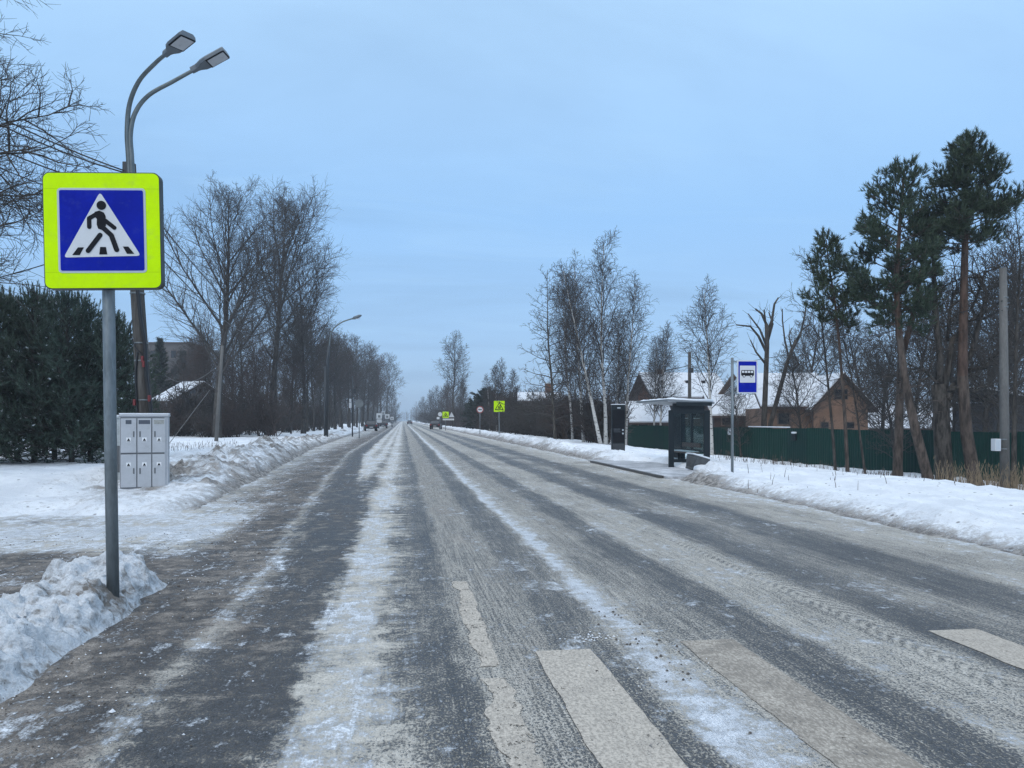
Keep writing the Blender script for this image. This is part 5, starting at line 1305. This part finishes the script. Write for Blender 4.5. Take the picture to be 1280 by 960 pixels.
MB().box(0, v.length, 0, .25, -1, 1.72).build('boards', M_BRN, wl); MB().box(-.02, v.length, -.03, .28, 1.72, 1.78).build('snow_cap', M_RSNOW, wl, bevel=.02)
def gable_house(name, label, loc, rz, L, Wd, ez, rz_, wall, gable=None, over=.5, wins=(), chim=None, base=-1.2):
    "ridge along x; L length, Wd depth; ez eave height, rz_ ridge height; front faces -y"
    h = thing(name, label, 'house', loc, rz)
    b = MB(); b.box(0, L, 0, Wd, base, ez); b.build('wall', wall, h)
    for xg, xo in ((0, .16), (L - .16, L)):
        b = MB(); v0 = 0
        b.v = [(xg, .01, ez + .002), (xg, Wd - .01, ez + .002), (xg, Wd / 2, rz_ - .03), (xo if xg == 0 else xo, .01, ez + .002), (xo, Wd - .01, ez + .002), (xo, Wd / 2, rz_ - .03)]
        b.f = [(0, 2, 1), (3, 4, 5), (0, 1, 4, 3), (1, 2, 5, 4), (2, 0, 3, 5)]; b.m = [0] * 5; b.build('gable', gable or wall, h)
    sl = (rz_ - ez) / (Wd / 2); oy = over; oz = ez - sl * oy
    rf = None
    for sgn in (0, 1):
        f = (lambda y: y) if sgn == 0 else (lambda y: Wd - y)
        def slab(t0, t1, ins, yedge=0.0):
            b = MB()
            for xx in (-over + ins, L + over - ins):
                b.v += [(xx, f(-oy + yedge), oz + t0 + sl * yedge), (xx, f(Wd / 2), rz_ + t0), (xx, f(Wd / 2), rz_ + t1), (xx, f(-oy + yedge), oz + t1 + sl * yedge)]
            b.f = [(0, 1, 2, 3), (7, 6, 5, 4), (0, 4, 5, 1), (1, 5, 6, 2), (2, 6, 7, 3), (3, 7, 4, 0)]; b.m = [0] * 6; return b
        r1 = slab(0, .14, 0).build('roof', M_TRIM, h); slab(.143, .26, .05, .06).build('roof_snow', M_RSNOW, r1)
    for (face, u0, u1, z0, z1) in wins:
        b = MB(); g = MB(); m_ = .07
        if face == 'f': b.box(u0 - m_, u1 + m_, -.05, -.004, z0 - m_, z1 + m_); g.box(u0, u1, -.056, -.0505, z0, z1)
        elif face == 'r': b.box(L + .004, L + .05, u0 - m_, u1 + m_, z0 - m_, z1 + m_); g.box(L + .0505, L + .056, u0, u1, z0, z1)
        wv = b.build('window', M_WFR, h); g.build('pane', M_WIN, wv)
    if chim:
        b = MB(); b.box(chim[0] - .35, chim[0] + .35, Wd / 2 - .3, Wd / 2 + .3, rz_ - .4, rz_ + chim[1]); ch = b.build('chimney', M_BRICK, h); MB().box(chim[0] - .4, chim[0] + .4, Wd / 2 - .35, Wd / 2 + .35, rz_ + chim[1], rz_ + chim[1] + .08).build('chimney_cap', M_RSNOW, ch)
    return h
# big brick house behind the stop
Dh = 72; x0, y0 = at(822, Dh); zE = hz(492, Dh); zR = hz(466, Dh); kx = Dh / F
h1 = gable_house('brick_house', 'large red brown brick house with a wide snowy roof behind the bus shelter', (x0, y0, 0), -YAW + R(7), 82 * kx, 6.4, zE, zR, M_BRICK, None, .9, [('f', 1.0, 1.9, 1.9, 2.9), ('f', 3.0, 3.9, 1.9, 2.9)], (1.2, .5))
sl = (zR - zE) / 3.2
for u in (3.4, 5.0):
    b = MB(); yy = 1.5; b.box(u - .18, u + .18, yy - .2, yy + .25, zE + sl * yy + .10, zE + sl * yy + .42); sk = b.build('skylight', M_TRIM, h1); MB().box(u - .14, u + .14, yy - .206, yy - .2005, zE + sl * yy + .2, zE + sl * yy + .38).build('pane', M_WIN, sk)
for nm, px, dd, wd_, z0_, z1_, lab in (('annex_house', 790, 69, 3.4, hz(527, 69), hz(504, 69), 'low annex with a snowy roof at the left end of the brick house'), ('annex_house', 893, 60, 4.6, hz(519, 60), hz(496, 60), 'low dark annex with a steep snowy roof right of the bus shelter')):
    xx, yy = at(px, dd); gable_house(nm, lab, (xx, yy, 0), -YAW, wd_, 4.5, z0_, z1_, M_TRIM, None, .35, [('f', .6, 1.4, z0_ - .75, z0_ - .15)])
b = MB(); kx_ = Dh / F; b.prism([(62*kx_, zE - 1.2), (66*kx_, zE - 1.3), (96*kx_, zR - .5), (92*kx_, zR - .1)], -1.3, -.95); b.build('bargeboard', M_BRN, h1)
Dc = 53; x0, y0 = at(1017, Dc)
kc = Dc / F
# brown cottage: gable front with snowy roof running off to the left
h2 = thing('cottage', 'tan brick cottage with a dark edged gable and snowy roof behind the green fence', 'house', (x0, y0, 0), -YAW + R(-4))
gw = 66 * kc; ze = hz(507, Dc); zp = hz(470, Dc) ; dep = 7.0
MB().box(0, gw, 0, dep, -1.2, ze).build('wall', M_TAN, h2)
b = MB(); b.v = [(0, 0, ze + .002), (gw, 0, ze + .002), (gw / 2, 0, zp), (0, .2, ze + .002), (gw, .2, ze + .002), (gw / 2, .2, zp)]; b.f = [(0,1,2),(5,4,3),(0,3,4,1),(1,4,5,2),(2,5,3,0)]; b.m = [0]*5; b.build('gable', M_TAN, h2)
slp = (zp - ze) / (gw / 2)
for sg in (0, 1):
    f = (lambda x: x) if sg == 0 else (lambda x: gw - x)
    def slab(t0, t1, y0_, e=0.0):
        b = MB(); o_ = -.45 + e
        for yy in (y0_, dep): b.v += [(f(o_), yy, ze + slp * o_ + t0), (f(gw / 2), yy, zp + t0), (f(gw / 2), yy, zp + t1), (f(o_), yy, ze + slp * o_ + t1)]
        b.f = [(0,3,2,1),(4,5,6,7),(0,1,5,4),(1,2,6,5),(2,3,7,6),(3,0,4,7)]; b.m = [0]*6; return b
    r1 = slab(.02, .17, -.7).build('roof', M_TRIM, h2); slab(.173, .26, -.66, .05).build('roof_snow', M_RSNOW, r1)
for u0, u1, zz0, zz1 in ((gw * .38, gw * .62, hz(499, Dc), hz(487, Dc)), (gw * .14, gw * .27, hz(535, Dc), hz(528, Dc)), (gw * .58, gw * .74, hz(535, Dc), hz(528, Dc))):
    wv = MB().box(u0 - .06, u1 + .06, -.04, -.004, zz0 - .06, zz1 + .06).build('window', M_WFR, h2); MB().box(u0, u1, -.046, -.0405, zz0, zz1).build('pane', M_WIN, wv)
# its long wing to the left
lw = 56 * kc; b = MB().box(-lw - .01, -.01, .6, dep - .4, -1.2, ze - .15); b.build('wing_wall', M_TAN, h2)
b = MB(); zq = hz(468, Dc) + .1
for xx in (-lw - .5, gw * .42): b.v += [(xx, .1, ze - .22), (xx, dep / 2 + .4, zq), (xx, dep / 2 + .4, zq + .14), (xx, .1, ze - .08)]
b.f = [(0,1,2,3),(7,6,5,4),(0,4,5,1),(1,5,6,2),(2,6,7,3),(3,7,4,0)]; b.m = [0]*6; r2 = b.build('wing_roof', M_TRIM, h2)
b = MB()
for xx in (-lw - .46, gw * .40): b.v += [(xx, .14, ze - .05), (xx, dep / 2 + .38, zq + .145), (xx, dep / 2 + .38, zq + .25), (xx, .14, ze + .06)]
b.f = [(0,1,2,3),(7,6,5,4),(0,4,5,1),(1,5,6,2),(2,6,7,3),(3,7,4,0)]; b.m = [0]*6; b.build('wing_roof_snow', M_RSNOW, r2)
MB().tube([(-.06, .02, -1), (-.06, .02, ze)], .05, 8).build('downpipe', M_TRIM, h2, True)
wv = MB().box(-lw * .75, -lw * .45, .55, .597, ze - 1.3, ze - .5).build('window', M_WFR, h2); MB().box(-lw * .72, -lw * .48, .543, .5495, ze - 1.26, ze - .54).build('pane', M_WIN, wv)
# small snowy roofed outbuilding right of the cottage
xx, yy = at(1087, 60); gable_house('outbuilding', 'low outbuilding with a snow covered roof between the cottage and the grey shed', (xx, yy, 0), -YAW, 9.6, 5, hz(534, 60), hz(508, 60), M_TRIM, None, .4, [('f', 1, 2, hz(534, 60) - .9, hz(534, 60) - .2)])
# grey shed
Dg = 42; x0, y0 = at(1243, Dg); kg = Dg / F
h3 = thing('shed', 'dark grey shed with a slanting snow covered roof at the right edge of the photo', 'shed', (x0, y0, 0), -YAW)
MB().box(0, 4.2, 0, 4, -1.2, hz(503, Dg)).build('wall', M_SHED, h3)
b = MB(); p0 = (-1.0, hz(486, Dg)); p1 = (4.6, hz(520, Dg)+.4)
b.prism([(p0[0], p0[1] - .14), (p1[0], p1[1] - .14), (p1[0], p1[1]), (p0[0], p0[1])], -.6, 4.4); r_ = b.build('roof', M_SHEL, h3)
b = MB(); b.prism([(p0[0] + .03, p0[1] + .003), (p1[0], p1[1] + .003), (p1[0], p1[1] + .14), (p0[0] + .05, p0[1] + .13)], -.55, 4.35); b.build('roof_snow', M_RSNOW, r_, bevel=.03)
wv = MB().box(.25, 1.1, -.05, -.004, hz(545, Dg), hz(520, Dg)).build('window', M_WFR, h3); MB().box(.32, 1.03, -.056, -.0505, hz(544, Dg), hz(521, Dg)).build('pane', M_WIN, wv)
# snow roofs of a far house at the left of the thicket, and the left houses
xx, yy = at(650, 84); gable_house('far_house', 'dark low house with a snowy roof edge hidden behind the brown thicket', (xx, yy, 0), -YAW, 4.4, 5, hz(502, 84), hz(492, 84), M_TRIM, None, .3, [('f', 1, 2, 1.6, 2.4)], (3.2, 1.2))
xx, yy = at(196, 78); gable_house('far_house', 'pale house with a snowy gable roof glimpsed left of the wide bare tree', (xx, yy, 0), -YAW + R(-28), 2.2, 7.0, hz(500, 78), hz(478, 78), simple('pale_plaster', (.20,.21,.22), .8, 0, .2, 2), None, .6, [('f', .6, 1.5, hz(520, 78), hz(510, 78))])
xx, yy = at(183, 128)
blk = thing('apartment_block', 'flat roofed brick block showing its top floor above the far left spruces', 'building', (xx, yy, 0), -YAW)
zt = hz(430, 128); MB().box(0, 7.2, 0, 9, -1, zt).build('wall', simple('grey_render', (.10,.092,.088), .85, 0, .2, 1), blk); MB().box(-.2, 7.4, -.2, 9.2, zt, zt + .3).build('roof', M_TRIM, blk)
for i in range(4):
    for fl_ in range(4):
        z1 = zt - 1.0 - 3 * fl_; wv = MB().box(.6 + i * 1.7, 1.7 + i * 1.7, -.05, -.004, z1 - 1.4, z1).build('window', M_WFR, blk); MB().box(.68 + i * 1.7, 1.62 + i * 1.7, -.056, -.0505, z1 - 1.32, z1 - .08).build('pane', M_WIN, wv)

# ------------------------------------------------------------------ cars
M_TYRE = simple('tyre_rubber', (.014,.014,.015), .8, 0, .1, 6); M_RIM = simple('wheel_rim', (.22,.23,.24), .4, .6, .1, 6)
M_TAIL = simple('tail_lamp', (.35,.012,.012), .3, 0, .1, 6); M_HLAMP = simple('head_lamp', (.7,.7,.7), .2, 0, .05, 6)
def car(label, px, d, rz, col, snow=False, z=None, name='parked_car'):
    x, y = at(px, d); x_, y_ = x, y; z = zg(x, y) if z is None else z
    c = thing(name, label, 'car', (x, y, max(0, z)), rz)
    paint = simple('car_paint', col, .45, 0, .08, 3, spec=.2)
    def loft(secs, mat, nm, par):
        b = MB(); n = len(secs[0])
        for s_ in secs: b.v += s_
        for i in range(len(secs) - 1):
            for j in range(n): b.f.append((i*n+j, i*n+(j+1)%n, (i+1)*n+(j+1)%n, (i+1)*n+j)); b.m.append(0)
        b.f.append(tuple(range(n-1, -1, -1))); b.m.append(0); b.f.append(tuple((len(secs)-1)*n + j for j in range(n))); b.m.append(0)
        return b.build(nm, mat, par, bevel=.02)
    # length along y, -y is the rear facing the camera; side profile lofted across the width
    prof = [(-2.15,.35),(-2.2,.75),(-2.05,1.0),(-1.0,1.02),(.9,1.0),(1.95,.85),(2.18,.62),(2.15,.32)]
    bd = loft([[(xx, py * k, pz * (1 if abs(xx) < .8 else .98)) for py, pz in prof] for xx, k in ((-.88, .975), (-.8, 1), (.8, 1), (.88, .975))], paint, 'body', c)
    prof2 = [(-1.75,1.0),(-1.25,1.46),(.15,1.48),(.95,1.0)]
    loft([[(xx * (.86 if pz > 1.2 else 1), py, pz + .005) for py, pz in prof2] for xx in (-.74, .74)], M_WIN, 'window', c)
    rf = MB().box(-.62, .62, -1.2, .1, 1.485, 1.515).build('roof', paint, c, bevel=.01)
    if snow: MB().box(-.6, .6, -1.15, .05, 1.515, 1.56).build('roof_snow', M_SNOWBIT, rf, bevel=.02)
    for sx_ in (-1, 1):
        for yy in (-1.35, 1.35):
            w_ = MB().tube([(sx_ * .70, yy, .32), (sx_ * .90, yy, .32)], .32, 16).build('wheel', M_TYRE, c); MB().tube([(sx_ * .903, yy, .32), (sx_ * .915, yy, .32)], .20, 12).build('rim', M_RIM, w_)
        MB().box(sx_ * .70 - .12, sx_ * .70 + .12, -2.22, -2.19, .72, .86).build('tail_light', M_TAIL, c); MB().box(sx_ * .66 - .14, sx_ * .66 + .14, 2.10, 2.185, .62, .74).build('headlight', M_HLAMP, c)
    MB().box(-.26, .26, -2.225, -2.20, .52, .63).build('number_plate', M_WFILM, c)
    return c
car('dark car parked on the far right verge beside the distant yellow sign', 545, 132, R(-8), (.018,.019,.022))
car('dark car parked at the left roadside, nearer of the two under the wood', 463, 112, R(6), (.03,.032,.036))
car('dark car parked at the left roadside, farther one by the white signs', 478, 150, R(4), (.022,.022,.026))
car('small dark car driving far down the middle of the road', 512, 260, R(0), (.016,.016,.02), False, 0, 'driving_car')
# a low dark bollard far left
x, y = at(490, 176); bo = thing('bollard', 'small black bollard far down the left verge', 'bollard', (x, y, zg(x, y))); MB().tube([(0,0,-.1),(0,0,.7)], .12, 10).build('post', M_BLK, bo, True); MB().tube([(0,0,.705),(0,0,.78)], [.13,.06], 10).build('cap', M_SNOWBIT, bo, True)

# ------------------------------------------------------------------ the cold hazy air
t = NT('cold_haze'); v = t.t.nodes.new('ShaderNodeVolumePrincipled'); v.inputs['Density'].default_value = .0008; v.inputs['Color'].default_value = (.86, .91, .97, 1); v.inputs['Anisotropy'].default_value = .1
t.t.links.new(v.outputs[0], t.out.inputs['Volume'])
b = MB(); b.box(-920, 920, -40, 1320, -2.4, 32); hz_o = tag(b.build('haze', t.mat), kind='stuff')
